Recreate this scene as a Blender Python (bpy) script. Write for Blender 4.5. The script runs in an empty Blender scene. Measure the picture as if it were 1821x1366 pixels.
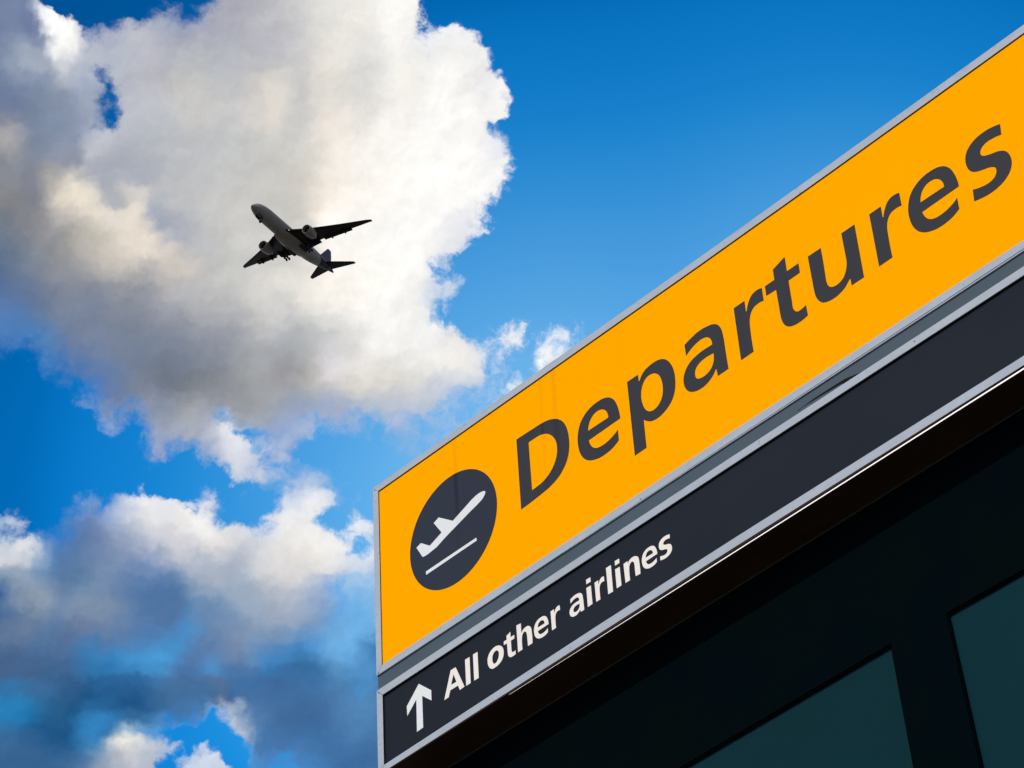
import bpy, bmesh, math, random
import numpy as np
from mathutils import Vector, Matrix

random.seed(7)
scene = bpy.context.scene
COL = scene.collection

# ------------------------------------------------------------------ camera
CAM_H = 1.6                                   # eye height above the ground
cam_data = bpy.data.cameras.new('camera')
cam = bpy.data.objects.new('camera', cam_data)
COL.objects.link(cam)
RIGHT = Vector((0.69540154, 0.71716747, -0.04568937))
UP = Vector((0.49534933, -0.43231265, 0.7534818))
FWD = Vector((-0.52062054, 0.5466046, 0.65587931))
rot = Matrix((RIGHT, UP, -FWD)).transposed()
cam.matrix_world = Matrix.Translation((0, 0, CAM_H)) @ rot.to_4x4()
cam_data.sensor_fit = 'HORIZONTAL'
cam_data.sensor_width = 36.0
cam_data.lens = 36.0 * 5300.0 / 1821.0
cam_data.clip_start = 0.1
cam_data.clip_end = 20000.0
scene.camera = cam

# ------------------------------------------------------------------ sun, exposure
SUN_DIR = Vector((0.15, -0.75, 0.65)).normalized()      # towards the sun
sun_data = bpy.data.lights.new('sun', 'SUN')
sun_data.energy = 3.5
sun_data.angle = math.radians(0.5)
sun_data.color = (1.0, 0.95, 0.88)
sun = bpy.data.objects.new('sun', sun_data)
COL.objects.link(sun)
sun.location = SUN_DIR * 60
sun.rotation_euler = SUN_DIR.to_track_quat('Z', 'Y').to_euler()

scene.view_settings.view_transform = 'Standard'
scene.view_settings.look = 'None'
scene.view_settings.exposure = 0.0
scene.view_settings.gamma = 1.0
scene.view_settings.use_curve_mapping = False
scene.cycles.use_denoising = True
scene.cycles.max_bounces = 6
scene.cycles.sample_clamp_indirect = 4.0

# ------------------------------------------------------------------ sky
# Clouds as they stand over the place.  
# One entry per direction: azimuth, elevation (degrees), cover (-1 clear .. 1 solid), sRGB of the cloud there.
CLOUDS = [
    (-57.46, 48.06, 1.00, 120, 136, 165), (-56.81, 47.90, 1.00, 115, 130, 166), (-56.45, 47.50, 1.00, 116, 127, 165), (-55.42, 48.10, -1.00), (-54.79, 48.09, -1.04),
    (-54.01, 48.26, -1.02), (-53.46, 48.23, -0.86), (-54.58, 47.90, -0.62), (-55.76, 48.31, -1.01), (-52.28, 48.49, -1.15),
    (-51.48, 48.49, -1.07), (-52.77, 48.61, -1.05), (-57.98, 47.38, 1.00, 118, 130, 162), (-57.34, 47.23, 1.00, 114, 129, 160), (-55.04, 47.51, 0.52, 156, 167, 196),
    (-54.21, 47.83, 0.46, 169, 173, 194), (-53.33, 47.68, 1.01, 193, 194, 203), (-52.73, 48.03, 0.89, 143, 155, 183), (-52.10, 48.07, 0.73, 161, 165, 184), (-51.15, 48.19, 1.20, 165, 165, 179),
    (-50.35, 48.20, 1.00, 177, 177, 186), (-56.06, 47.95, 1.07, 257, 255, 250), (-55.84, 47.65, 1.00, 255, 255, 252), (-55.50, 47.73, 0.94, 248, 246, 241), (-55.27, 47.56, 0.87, 266, 260, 248),
    (-55.62, 47.35, 1.00, 252, 252, 248), (-55.24, 47.29, 0.89, 251, 248, 244), (-55.54, 47.04, 1.00, 234, 237, 236), (-55.18, 47.08, 0.89, 188, 193, 206), (-55.43, 46.81, 1.00, 193, 197, 204),
    (-56.52, 47.82, 1.00, 104, 120, 156), (-56.40, 47.38, 1.00, 129, 143, 167), (-56.85, 47.05, 1.00, 156, 169, 186), (-56.51, 46.84, 1.00, 172, 180, 193), (-56.93, 46.51, 1.00, 113, 129, 160),
    (-57.03, 46.14, 1.00, 105, 118, 151), (-56.31, 46.45, 1.00, 120, 136, 164), (-55.84, 46.38, 1.00, 142, 153, 174), (-55.64, 45.97, 1.00, 125, 142, 165), (-56.22, 45.72, 1.00, 123, 136, 159),
    (-57.12, 45.65, 1.00, 161, 160, 164), (-56.86, 45.44, 1.00, 192, 185, 178), (-56.61, 45.24, 1.00, 152, 153, 160), (-56.17, 45.27, 1.00, 118, 132, 155), (-55.45, 45.55, 1.00, 140, 150, 172),
    (-57.03, 45.02, 1.00, 128, 134, 146), (-54.95, 46.65, 1.01, 163, 173, 195), (-54.76, 47.03, 0.95, 187, 192, 203), (-54.35, 46.81, -0.68), (-54.22, 46.56, -0.69),
    (-54.13, 46.27, -0.74), (-54.04, 46.08, -0.54), (-54.29, 46.09, -0.50), (-54.57, 45.90, -0.29), (-54.33, 45.87, -0.18),
    (-54.69, 46.34, 0.73, 157, 167, 187), (-53.75, 46.62, 0.89, 185, 188, 201), (-53.58, 46.08, 1.00, 191, 193, 201), (-54.39, 45.59, 1.03, 194, 196, 202), (-54.89, 45.99, 0.74, 153, 163, 184),
    (-53.92, 47.13, 1.01, 178, 185, 198), (-53.28, 46.94, 1.00, 190, 189, 197), (-52.69, 47.39, 1.00, 173, 175, 187), (-52.19, 46.88, 1.00, 187, 188, 190), (-51.85, 46.46, 1.00, 214, 209, 202),
    (-51.10, 47.12, 1.00, 182, 186, 193), (-51.07, 46.27, 1.00, 200, 200, 201), (-50.31, 46.71, 1.00, 196, 194, 193), (-49.99, 46.40, 1.00, 233, 224, 213), (-52.59, 45.91, 1.00, 186, 190, 196),
    (-53.31, 45.34, 1.00, 171, 175, 185), (-51.95, 45.39, 1.00, 191, 192, 195), (-50.74, 45.42, 1.00, 193, 194, 195), (-49.97, 45.22, 1.00, 209, 207, 203), (-55.40, 45.13, 1.00, 148, 152, 166),
    (-56.11, 44.74, 1.00, 116, 123, 143), (-56.68, 44.62, 1.00, 143, 144, 149), (-55.82, 44.84, 1.00, 170, 165, 159), (-55.50, 44.67, 1.00, 218, 208, 191), (-55.05, 44.65, 1.00, 233, 224, 209),
    (-54.60, 44.57, 1.00, 231, 221, 204), (-54.32, 44.76, 1.00, 173, 177, 184), (-54.05, 45.10, 1.00, 161, 166, 180), (-53.69, 44.72, 1.00, 234, 225, 211), (-53.47, 44.57, 1.00, 199, 198, 195),
    (-55.16, 44.27, 1.00, 232, 222, 206), (-54.42, 44.20, 1.00, 231, 222, 209), (-53.81, 44.02, 1.00, 234, 225, 212), (-53.22, 44.04, 1.00, 223, 214, 199), (-53.34, 43.61, 1.00, 235, 225, 212),
    (-52.60, 43.53, 1.00, 221, 211, 199), (-52.00, 43.35, 1.00, 207, 199, 192), (-51.67, 43.23, 1.00, 201, 197, 192), (-52.43, 43.10, 1.00, 217, 208, 199), (-53.61, 43.27, 1.00, 224, 213, 198),
    (-54.21, 43.46, 1.00, 200, 193, 183), (-54.67, 43.76, 1.00, 184, 179, 170), (-55.42, 43.93, 1.00, 156, 154, 156), (-56.02, 44.00, 1.00, 135, 136, 143), (-56.60, 43.96, 1.00, 122, 125, 132),
    (-56.68, 43.44, 1.00, 102, 122, 148), (-55.94, 43.26, 1.00, 134, 140, 148), (-55.06, 43.20, 1.00, 146, 147, 151), (-56.62, 42.91, 1.01, 82, 105, 143), (-55.89, 42.83, 1.00, 112, 126, 151),
    (-54.74, 42.90, 1.00, 137, 142, 154), (-53.58, 42.85, 1.00, 143, 147, 156), (-52.41, 42.78, 1.00, 164, 166, 173), (-51.54, 42.81, 1.00, 189, 189, 190), (-50.66, 42.83, 1.00, 206, 205, 201),
    (-52.71, 44.10, 1.00, 162, 167, 183), (-52.83, 44.42, 1.00, 172, 178, 189), (-52.04, 44.10, 1.00, 171, 174, 184), (-52.02, 43.76, 1.00, 182, 183, 188), (-51.29, 43.91, 1.00, 195, 195, 194),
    (-50.55, 44.14, 1.00, 207, 206, 203), (-52.52, 44.68, 1.00, 190, 191, 194), (-51.62, 44.65, 1.00, 196, 196, 197), (-50.97, 43.38, 1.00, 194, 194, 192), (-50.72, 44.73, 1.00, 203, 202, 199),
    (-56.55, 42.38, 0.67, 90, 118, 167), (-55.98, 42.37, 0.91, 98, 116, 150), (-56.36, 41.95, 0.71, 79, 130, 193), (-55.79, 41.88, 0.72, 85, 132, 188), (-56.31, 41.52, 0.41, 62, 120, 186),
    (-55.48, 41.68, 0.46, 75, 126, 187), (-56.42, 41.19, -0.64), (-55.71, 41.19, -0.73), (-55.02, 41.30, -0.25, 74, 132, 198), (-54.75, 41.47, 0.46, 98, 116, 157),
    (-56.22, 40.69, -1.02), (-55.11, 40.70, -1.00), (-54.56, 40.87, -0.69), (-54.31, 41.23, 0.36, 92, 125, 179), (-54.11, 40.89, -0.07, 86, 126, 188),
    (-55.11, 42.26, 1.00, 111, 127, 154), (-54.25, 42.19, 1.00, 119, 130, 151), (-53.40, 42.34, 1.00, 128, 136, 151), (-52.38, 42.16, 1.00, 146, 149, 159), (-51.52, 42.29, 1.00, 163, 164, 171),
    (-50.65, 42.42, 1.00, 168, 170, 176), (-53.07, 41.82, 1.00, 110, 124, 146), (-52.21, 41.74, 1.00, 111, 125, 147), (-51.35, 41.76, 1.00, 135, 142, 157), (-50.35, 41.78, 1.00, 157, 160, 166),
    (-49.93, 42.59, 1.00, 234, 228, 220), (-49.92, 42.16, 1.00, 206, 205, 203), (-54.07, 41.72, 1.00, 119, 134, 161), (-53.19, 41.38, 1.00, 121, 132, 153), (-53.85, 41.16, 0.83, 98, 124, 164),
    (-52.33, 41.20, 1.00, 113, 120, 132), (-51.47, 41.22, 1.00, 116, 122, 130), (-50.62, 41.13, 1.00, 146, 149, 152), (-49.91, 41.35, 1.00, 167, 170, 172), (-49.55, 48.11, 1.00, 196, 196, 201),
    (-48.59, 48.12, 1.00, 220, 218, 214), (-47.63, 48.22, 1.00, 239, 236, 230), (-46.34, 48.23, 1.00, 256, 254, 250), (-45.69, 48.32, 0.83, 250, 248, 243), (-49.54, 47.58, 1.00, 186, 187, 195),
    (-48.75, 47.48, 1.00, 219, 216, 211), (-47.64, 47.48, 1.00, 241, 236, 229), (-46.52, 47.68, 1.00, 247, 244, 239), (-49.22, 46.94, 1.00, 195, 195, 196), (-48.12, 47.05, 1.00, 243, 236, 223),
    (-47.17, 47.21, 1.00, 202, 203, 205), (-48.13, 46.71, 1.00, 206, 205, 203), (-47.19, 46.70, 1.00, 217, 214, 210), (-46.24, 46.93, 1.00, 244, 241, 235), (-49.53, 46.60, 1.00, 242, 234, 220),
    (-49.06, 46.39, 1.00, 200, 200, 200), (-48.13, 46.28, 1.00, 250, 239, 229), (-48.14, 45.85, 1.00, 252, 240, 229), (-47.36, 46.28, 1.00, 223, 220, 215), (-48.60, 45.64, 1.00, 206, 206, 201),
    (-47.37, 45.53, 1.00, 238, 235, 229), (-46.43, 46.05, 1.00, 253, 249, 244), (-45.34, 46.10, 1.00, 255, 253, 250), (-44.20, 46.76, 1.01, 240, 238, 235), (-44.81, 47.10, 1.00, 250, 248, 245),
    (-44.43, 47.50, 0.94, 243, 243, 240), (-43.86, 46.73, 0.91, 232, 233, 238), (-44.26, 46.01, 1.01, 256, 254, 250), (-43.78, 46.16, 1.07, 248, 246, 241), (-45.53, 45.60, 1.00, 255, 253, 248),
    (-44.62, 45.27, 1.00, 255, 253, 249), (-43.89, 45.25, 1.02, 236, 237, 239), (-49.37, 45.55, 1.00, 204, 203, 198), (-49.51, 44.90, 1.00, 197, 195, 189), (-48.30, 45.02, 1.00, 243, 233, 221),
    (-47.23, 45.01, 1.00, 258, 252, 245), (-45.86, 44.99, 1.00, 255, 253, 249), (-44.36, 44.73, 1.02, 253, 251, 248), (-45.07, 48.48, -1.03), (-44.81, 48.22, -1.02),
    (-45.20, 47.99, -0.69), (-45.50, 47.74, -0.36), (-45.70, 47.56, -0.39), (-44.74, 48.08, -0.95), (-44.02, 48.06, -1.03),
    (-43.58, 47.59, -1.01), (-43.28, 47.24, -1.00), (-42.95, 47.01, -1.00), (-42.84, 46.60, -1.01), (-42.94, 46.19, -0.89),
    (-43.45, 45.90, -0.97), (-42.93, 45.69, -0.91), (-43.11, 45.43, -0.68), (-42.80, 45.09, -0.90), (-43.02, 44.76, -0.97),
    (-45.74, 48.09, 0.74, 247, 245, 241), (-45.85, 47.75, 0.85, 247, 244, 240), (-45.55, 47.39, 0.78, 241, 241, 241), (-45.01, 47.69, 0.66, 238, 239, 242), (-44.52, 47.79, 0.71, 241, 242, 244),
    (-44.12, 47.44, 0.78, 240, 240, 241), (-43.95, 47.13, 0.71, 240, 240, 240), (-43.60, 46.85, 0.73, 241, 241, 240), (-43.43, 46.60, 0.78, 245, 243, 241), (-43.49, 46.31, 0.76, 244, 242, 241),
    (-43.51, 46.11, 0.33, 240, 241, 244), (-44.00, 45.77, 0.58, 234, 234, 239), (-43.69, 45.50, 0.21, 220, 226, 237), (-43.55, 45.25, 0.70, 253, 252, 249), (-43.37, 45.05, 0.74, 250, 248, 246),
    (-43.63, 44.70, 0.69, 249, 247, 246), (-44.07, 44.50, 0.71, 251, 250, 247), (-44.36, 44.24, 0.60, 241, 240, 242), (-44.59, 43.96, 0.37, 221, 225, 233), (-45.02, 43.89, 0.71, 239, 238, 240),
    (-45.36, 43.68, 0.80, 251, 248, 244), (-45.78, 43.58, 0.90, 252, 250, 246), (-46.24, 43.27, 1.02, 254, 252, 246), (-45.99, 42.99, 0.72, 243, 242, 242), (-46.15, 42.62, 0.91, 249, 247, 243),
    (-46.07, 42.27, 0.89, 239, 239, 238), (-45.57, 42.04, 0.76, 240, 240, 241), (-45.14, 41.81, 0.83, 238, 236, 234), (-44.90, 41.50, 0.82, 236, 232, 227), (-44.77, 41.26, 0.49, 226, 224, 222),
    (-45.32, 41.30, 1.06, 249, 244, 234), (-45.33, 40.96, 0.39, 178, 190, 216), (-45.05, 42.97, 0.11, 206, 219, 237), (-45.38, 42.79, 0.17, 198, 209, 230), (-44.74, 43.14, 0.04, 206, 218, 236),
    (-45.17, 43.41, -0.21, 193, 210, 234), (-44.72, 43.39, -0.43), (-45.25, 42.40, -0.34), (-45.59, 42.66, 0.08, 201, 217, 236), (-43.50, 44.13, -1.00),
    (-43.80, 43.73, -1.04), (-44.30, 43.43, -0.97), (-42.61, 44.00, -1.00), (-43.89, 42.98, -0.90), (-44.36, 42.57, -0.81),
    (-44.68, 42.23, -0.60), (-43.65, 42.32, -1.08), (-42.86, 42.93, -1.00), (-44.15, 41.91, -0.02, 197, 213, 236), (-44.30, 41.78, -0.01, 205, 219, 239),
    (-43.89, 41.83, 0.32, 215, 224, 240), (-43.56, 41.97, 0.41, 244, 244, 246), (-43.28, 42.15, 0.58, 240, 241, 246), (-44.14, 41.61, 0.17, 197, 212, 236), (-43.79, 41.44, -0.20, 200, 214, 236),
    (-43.03, 41.86, -0.73), (-42.68, 42.03, 0.40, 239, 242, 247), (-42.44, 41.83, 0.33, 230, 236, 245), (-42.09, 41.85, 0.51, 233, 238, 246), (-41.87, 41.99, 0.16, 226, 233, 243),
    (-42.68, 41.71, 0.26, 227, 233, 244), (-42.41, 41.52, 0.37, 226, 232, 243), (-41.83, 41.57, 0.10, 222, 230, 242), (-42.04, 42.29, -0.81), (-42.77, 42.33, -0.94),
    (-41.57, 41.94, -0.76), (-43.30, 41.31, -0.53), (-43.75, 41.11, -0.44), (-44.33, 41.03, -0.26, 180, 200, 230), (-44.50, 40.60, -0.26, 170, 196, 230),
    (-44.93, 40.62, -0.15, 170, 196, 231), (-44.81, 40.18, -0.20, 164, 189, 228), (-42.64, 41.30, 0.60, 258, 256, 252), (-43.02, 41.19, -0.44), (-43.48, 40.88, -0.02, 231, 236, 245),
    (-47.41, 44.15, 1.00, 255, 252, 246), (-46.51, 44.14, 1.00, 255, 253, 249), (-47.42, 43.50, 1.00, 254, 250, 244), (-46.52, 43.71, 1.00, 255, 253, 250), (-48.02, 43.08, 1.00, 252, 245, 236),
    (-46.85, 42.74, 1.00, 255, 253, 248), (-48.91, 42.86, 1.00, 238, 233, 225), (-48.03, 42.43, 1.00, 247, 242, 235), (-47.16, 42.31, 1.00, 254, 252, 248), (-46.58, 42.09, 1.00, 253, 251, 248),
    (-49.50, 43.29, 1.00, 212, 210, 205), (-49.49, 42.43, 1.00, 182, 185, 189), (-48.76, 42.20, 1.00, 173, 176, 180), (-48.04, 42.00, 1.00, 189, 192, 193), (-47.46, 41.76, 1.00, 224, 222, 220),
    (-48.19, 41.55, 1.00, 230, 222, 230), (-47.33, 41.43, 1.00, 237, 233, 226), (-46.31, 41.54, 1.00, 225, 223, 218), (-46.01, 41.84, 1.01, 251, 250, 248), (-49.48, 41.76, 1.00, 162, 166, 172),
    (-48.91, 41.57, 1.00, 164, 165, 166), (-49.48, 41.35, 1.00, 144, 139, 146), (-48.62, 41.23, 1.00, 194, 190, 182), (-47.76, 41.11, 1.01, 219, 215, 208), (-46.76, 41.01, 1.02, 214, 210, 201),
    (-45.77, 40.88, 0.97, 209, 210, 211), (-49.48, 40.92, 1.01, 166, 170, 175), (-48.62, 40.92, 1.02, 164, 170, 180), (-47.77, 40.81, 0.92, 186, 188, 194), (-46.77, 40.69, 0.80, 184, 192, 211),
    (-46.07, 40.59, 0.53, 184, 194, 214), (-48.20, 40.62, 0.59, 155, 172, 207), (-49.19, 40.62, 0.68, 143, 159, 194), (-49.90, 40.68, 1.01, 158, 162, 167), (-50.46, 40.48, 0.92, 158, 165, 176),
    (-49.75, 40.27, 0.36, 149, 170, 208), (-49.05, 40.30, 0.51, 161, 180, 212), (-47.49, 40.38, 0.36, 166, 187, 215), (-46.79, 40.26, 0.17, 161, 183, 215), (-46.08, 40.22, 0.00, 164, 183, 218),
    (-48.62, 40.15, -0.28), (-48.06, 40.14, -0.53), (-47.75, 40.36, -0.15, 157, 178, 216), (-49.89, 39.93, -0.40), (-49.33, 40.10, 0.05, 146, 169, 212),
    (-46.94, 39.99, -0.45), (-45.78, 40.10, -0.29, 158, 189, 231), (-48.63, 39.74, -1.10), (-47.79, 39.73, -0.83), (-46.66, 39.71, -0.48, 148, 179, 220),
    (-55.74, 40.08, -1.00), (-54.77, 40.13, -1.00), (-55.64, 39.12, -1.00), (-54.44, 39.40, -1.00), (-53.64, 39.75, -1.04),
    (-53.19, 40.36, -0.62), (-54.25, 40.56, -0.32), (-54.41, 40.74, 0.37, 156, 174, 206), (-53.68, 40.42, 0.24, 143, 163, 205), (-53.63, 40.67, 0.80, 108, 128, 162),
    (-53.91, 40.12, -0.36), (-52.87, 40.83, 1.03, 129, 139, 160), (-52.57, 40.46, 0.80, 153, 164, 187), (-52.30, 40.66, 1.02, 133, 142, 158), (-51.73, 40.67, 1.00, 167, 169, 172),
    (-51.17, 40.82, 1.00, 149, 152, 164), (-50.61, 40.70, 1.02, 151, 155, 163), (-52.37, 39.93, 0.55, 150, 165, 200), (-52.84, 39.89, 0.21, 143, 163, 204), (-52.63, 39.60, -0.01, 142, 163, 204),
    (-51.85, 40.13, 0.98, 166, 172, 183), (-51.32, 40.27, 0.74, 162, 170, 186), (-50.85, 40.43, -0.25), (-50.57, 40.31, -0.58), (-50.17, 40.25, -0.50),
    (-50.87, 40.18, 0.88, 243, 241, 240), (-50.64, 39.94, 0.87, 234, 233, 236), (-50.44, 39.77, 0.77, 216, 221, 228), (-50.03, 39.95, -0.02, 186, 202, 223), (-49.60, 39.76, 0.39, 188, 198, 218),
    (-50.30, 39.49, 0.46, 192, 204, 225), (-50.15, 39.28, 0.09, 195, 206, 225), (-51.14, 39.83, 0.69, 169, 179, 205), (-50.69, 39.60, 0.64, 211, 215, 224), (-51.70, 39.79, -0.38),
    (-51.96, 39.46, -0.81), (-51.13, 39.38, -0.54), (-52.49, 39.13, -1.00), (-50.84, 38.97, -0.87), (-51.80, 39.04, -0.50),
    (-51.39, 38.96, 0.58, 200, 208, 226), (-51.24, 38.75, 0.53, 199, 207, 225), (-51.47, 39.09, 0.22, 200, 208, 226), (-50.94, 38.84, -0.10, 200, 207, 225), (-51.68, 38.83, -0.64),
    (-50.85, 38.52, -0.02, 201, 212, 230), (-50.53, 38.71, -0.64), (-50.41, 38.31, -0.45), (-53.02, 38.68, 0.76, 245, 243, 244), (-54.24, 38.60, 0.20, 112, 152, 209),
    (-53.95, 38.75, 0.23, 149, 177, 216), (-53.49, 38.63, 0.23, 132, 164, 215), (-52.61, 38.65, 0.81, 234, 234, 235), (-52.20, 38.71, 0.28, 220, 225, 237), (-51.92, 38.61, 0.80, 247, 244, 237),
    (-51.51, 38.47, 0.91, 248, 245, 242), (-51.20, 38.26, 0.92, 239, 236, 232), (-53.27, 38.35, 1.06, 176, 184, 201), (-52.59, 38.27, 1.01, 227, 226, 225), (-52.04, 38.20, 1.00, 216, 215, 218),
    (-51.62, 37.93, 1.00, 206, 207, 215), (-54.07, 38.22, 0.84, 87, 116, 161), (-54.72, 37.97, 0.46, 84, 131, 192), (-55.15, 38.19, -0.19), (-55.45, 38.55, -0.57),
    (-55.83, 38.31, 0.65, 207, 215, 225), (-55.62, 38.25, 0.31, 202, 211, 224), (-56.22, 38.18, -0.00, 171, 190, 220), (-55.94, 38.04, -0.06, 154, 182, 219), (-55.40, 38.05, -0.54),
    (-56.04, 37.71, 0.85, 223, 225, 227), (-55.54, 37.83, 0.96, 230, 229, 229), (-55.29, 37.69, 0.32, 226, 226, 233), (-55.09, 37.53, 0.56, 91, 137, 185), (-55.88, 37.49, 1.02, 205, 207, 212),
    (-54.43, 37.69, 1.04, 82, 111, 150), (-53.50, 37.83, 1.00, 123, 142, 179), (-52.69, 37.80, 1.00, 149, 163, 195), (-51.88, 37.66, 1.00, 201, 201, 204), (-54.92, 38.63, -0.92),
    (-56.02, 38.89, -1.01), (-55.92, 38.57, -0.71), (-50.15, 39.07, -0.95), (-49.87, 38.77, -0.68), (-49.73, 38.44, -0.26, 203, 214, 233),
    (-50.11, 38.33, -0.07, 211, 220, 235), (-49.59, 38.50, 0.68, 230, 230, 233), (-49.18, 38.98, 0.53, 194, 207, 231), (-48.84, 39.11, 0.63, 211, 217, 233), (-48.60, 38.94, 0.79, 257, 253, 245),
    (-48.35, 38.85, 0.55, 230, 231, 238), (-48.19, 38.72, -0.14), (-49.04, 39.31, 0.22, 132, 170, 217), (-48.46, 39.39, 0.29, 126, 170, 219), (-48.07, 39.28, -0.19, 129, 175, 222),
    (-47.80, 38.74, -0.41), (-48.19, 38.44, -0.68), (-48.49, 38.44, -0.43), (-48.88, 38.53, 0.91, 233, 235, 239), (-49.32, 38.34, 1.04, 245, 242, 237),
    (-48.63, 38.10, 1.03, 246, 243, 238), (-48.20, 38.01, 0.90, 242, 240, 238), (-47.81, 38.22, 0.48, 230, 234, 241), (-47.59, 38.43, 0.53, 235, 238, 244), (-47.95, 38.31, -0.15, 217, 229, 243),
    (-47.42, 38.59, -0.48), (-48.09, 37.77, 0.31, 223, 227, 235), (-47.92, 37.85, -0.65), (-47.65, 37.98, -0.64), (-47.40, 37.98, 0.15, 215, 225, 240),
    (-47.30, 37.78, 0.71, 219, 228, 241), (-47.55, 37.55, 0.61, 227, 227, 236), (-49.72, 38.10, 1.01, 207, 210, 218), (-50.26, 37.90, 1.00, 197, 200, 212), (-50.81, 38.09, 1.01, 228, 224, 220),
    (-50.41, 38.22, 0.95, 218, 219, 222), (-49.45, 37.69, 1.00, 234, 231, 225), (-48.77, 37.58, 1.00, 223, 220, 218), (-48.43, 37.71, 1.00, 241, 238, 232), (-48.20, 37.56, 0.90, 230, 229, 230),
    (-47.93, 37.66, -0.07), (-55.34, 37.43, 1.07, 132, 156, 184), (-55.69, 36.93, 1.00, 168, 174, 183), (-55.16, 36.91, 1.00, 161, 173, 186), (-55.93, 36.63, 1.00, 51, 94, 148),
    (-54.79, 37.14, 1.00, 84, 117, 161), (-54.49, 36.73, 1.00, 131, 149, 175), (-53.96, 36.69, 1.00, 123, 140, 165), (-53.42, 36.61, 1.00, 125, 145, 168), (-54.72, 36.40, 1.00, 89, 118, 156),
    (-55.64, 36.35, 1.00, 127, 139, 158), (-55.60, 35.93, 1.00, 72, 104, 147), (-54.69, 35.97, 1.00, 82, 119, 158), (-52.80, 37.21, 1.00, 71, 109, 161), (-52.13, 37.34, 1.00, 88, 124, 171),
    (-52.11, 36.91, 1.00, 75, 111, 156), (-52.90, 36.78, 1.00, 91, 124, 165), (-53.48, 37.40, 1.00, 121, 144, 175), (-54.14, 37.38, 1.00, 105, 136, 171), (-51.47, 37.57, 1.00, 149, 169, 192),
    (-51.20, 37.36, 1.00, 192, 192, 201), (-51.31, 36.82, 1.00, 99, 136, 178), (-53.77, 35.85, 0.76, 50, 147, 211), (-52.98, 35.87, 0.68, 69, 158, 220), (-52.43, 35.71, 0.67, 78, 167, 228),
    (-51.69, 36.28, 0.78, 67, 146, 209), (-52.07, 36.06, 0.79, 69, 154, 215), (-53.35, 35.49, 0.78, 47, 110, 166), (-54.64, 35.44, 1.00, 66, 99, 143), (-55.55, 35.40, 1.01, 69, 95, 133),
    (-53.98, 35.15, 1.00, 30, 82, 127), (-53.07, 35.08, 1.01, 37, 86, 136), (-52.04, 35.21, 1.00, 68, 108, 150), (-52.79, 34.76, 1.03, 21, 72, 122), (-51.14, 35.65, 0.80, 73, 138, 195),
    (-50.98, 35.70, 0.52, 67, 164, 231), (-55.63, 34.95, 0.78, 36, 135, 198), (-55.23, 34.78, 0.74, 37, 139, 197), (-55.59, 34.53, 0.78, 42, 129, 189), (-54.90, 34.90, 0.39, 50, 110, 162),
    (-55.08, 34.47, 0.78, 25, 83, 134), (-55.56, 34.22, 1.02, 62, 102, 146), (-54.59, 34.71, 1.00, 35, 90, 133), (-54.30, 34.29, 1.00, 26, 82, 133), (-55.02, 33.84, 1.00, 54, 99, 144),
    (-53.81, 34.61, 0.73, 57, 140, 201), (-53.73, 34.31, 0.67, 62, 155, 220), (-53.41, 34.43, 0.56, 15, 62, 111), (-53.30, 34.59, 0.76, 57, 142, 205), (-53.89, 33.89, 1.00, 74, 113, 157),
    (-53.10, 34.29, 0.93, 282, 264, 242), (-52.81, 34.17, 0.92, 268, 256, 237), (-52.62, 33.97, 0.86, 185, 190, 202), (-53.20, 34.01, 0.82, 174, 184, 198), (-53.25, 33.80, 1.02, 177, 184, 197),
    (-52.12, 34.09, 0.70, 189, 200, 217), (-51.84, 34.28, 0.81, 196, 206, 218), (-52.37, 33.98, 0.69, 177, 188, 203), (-52.77, 34.47, 0.35, 104, 160, 209), (-52.38, 34.35, -0.26),
    (-52.24, 34.57, 0.43, 99, 168, 223), (-51.36, 34.47, -1.06), (-51.61, 34.24, -0.73), (-50.82, 34.57, -1.00), (-51.88, 34.47, -0.31),
    (-51.11, 34.69, -0.58), (-51.83, 33.92, -0.96), (-51.42, 34.21, 0.23, 189, 204, 224), (-51.27, 33.95, 0.73, 199, 212, 230), (-51.47, 33.82, 0.68, 200, 212, 230),
    (-51.01, 34.05, 0.49, 206, 215, 232), (-50.88, 33.84, 0.50, 205, 215, 232), (-50.45, 34.04, -1.00), (-50.69, 34.35, -0.96), (-52.01, 34.70, 0.37, 56, 114, 171),
    (-51.50, 34.74, 0.47, 76, 128, 183), (-52.41, 34.90, 0.89, 54, 107, 157), (-51.63, 34.92, 0.71, 67, 118, 169), (-50.66, 34.84, 0.86, 185, 194, 209), (-50.46, 34.63, 0.68, 212, 214, 221),
    (-50.20, 34.36, 0.77, 216, 214, 220), (-50.83, 34.74, -0.17), (-50.48, 34.38, -0.18), (-50.06, 34.04, -0.13), (-49.94, 34.33, 0.91, 67, 117, 171),
    (-50.07, 34.78, 0.95, 91, 131, 174), (-50.35, 35.55, 1.00, 64, 111, 161), (-49.82, 35.23, 1.00, 63, 108, 159), (-49.17, 34.91, 1.00, 67, 109, 157), (-48.12, 35.12, 1.01, 75, 122, 171),
    (-48.64, 34.48, 1.01, 60, 104, 154), (-47.60, 34.68, 1.01, 86, 137, 186), (-47.61, 34.04, 1.01, 59, 106, 157), (-49.42, 34.17, 0.96, 69, 117, 169), (-48.65, 34.06, 0.95, 70, 122, 173),
    (-49.67, 33.87, 0.43, 80, 132, 187), (-49.29, 33.74, -0.54), (-48.90, 33.78, 0.06, 75, 132, 194), (-50.52, 37.26, 1.00, 159, 175, 195), (-49.84, 36.94, 1.00, 160, 173, 191),
    (-49.44, 36.62, 1.01, 156, 167, 186), (-50.24, 36.51, 1.00, 134, 155, 184), (-50.90, 36.61, 1.00, 107, 137, 176), (-50.76, 36.08, 1.00, 107, 131, 167), (-50.23, 35.98, 1.03, 130, 139, 164),
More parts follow.
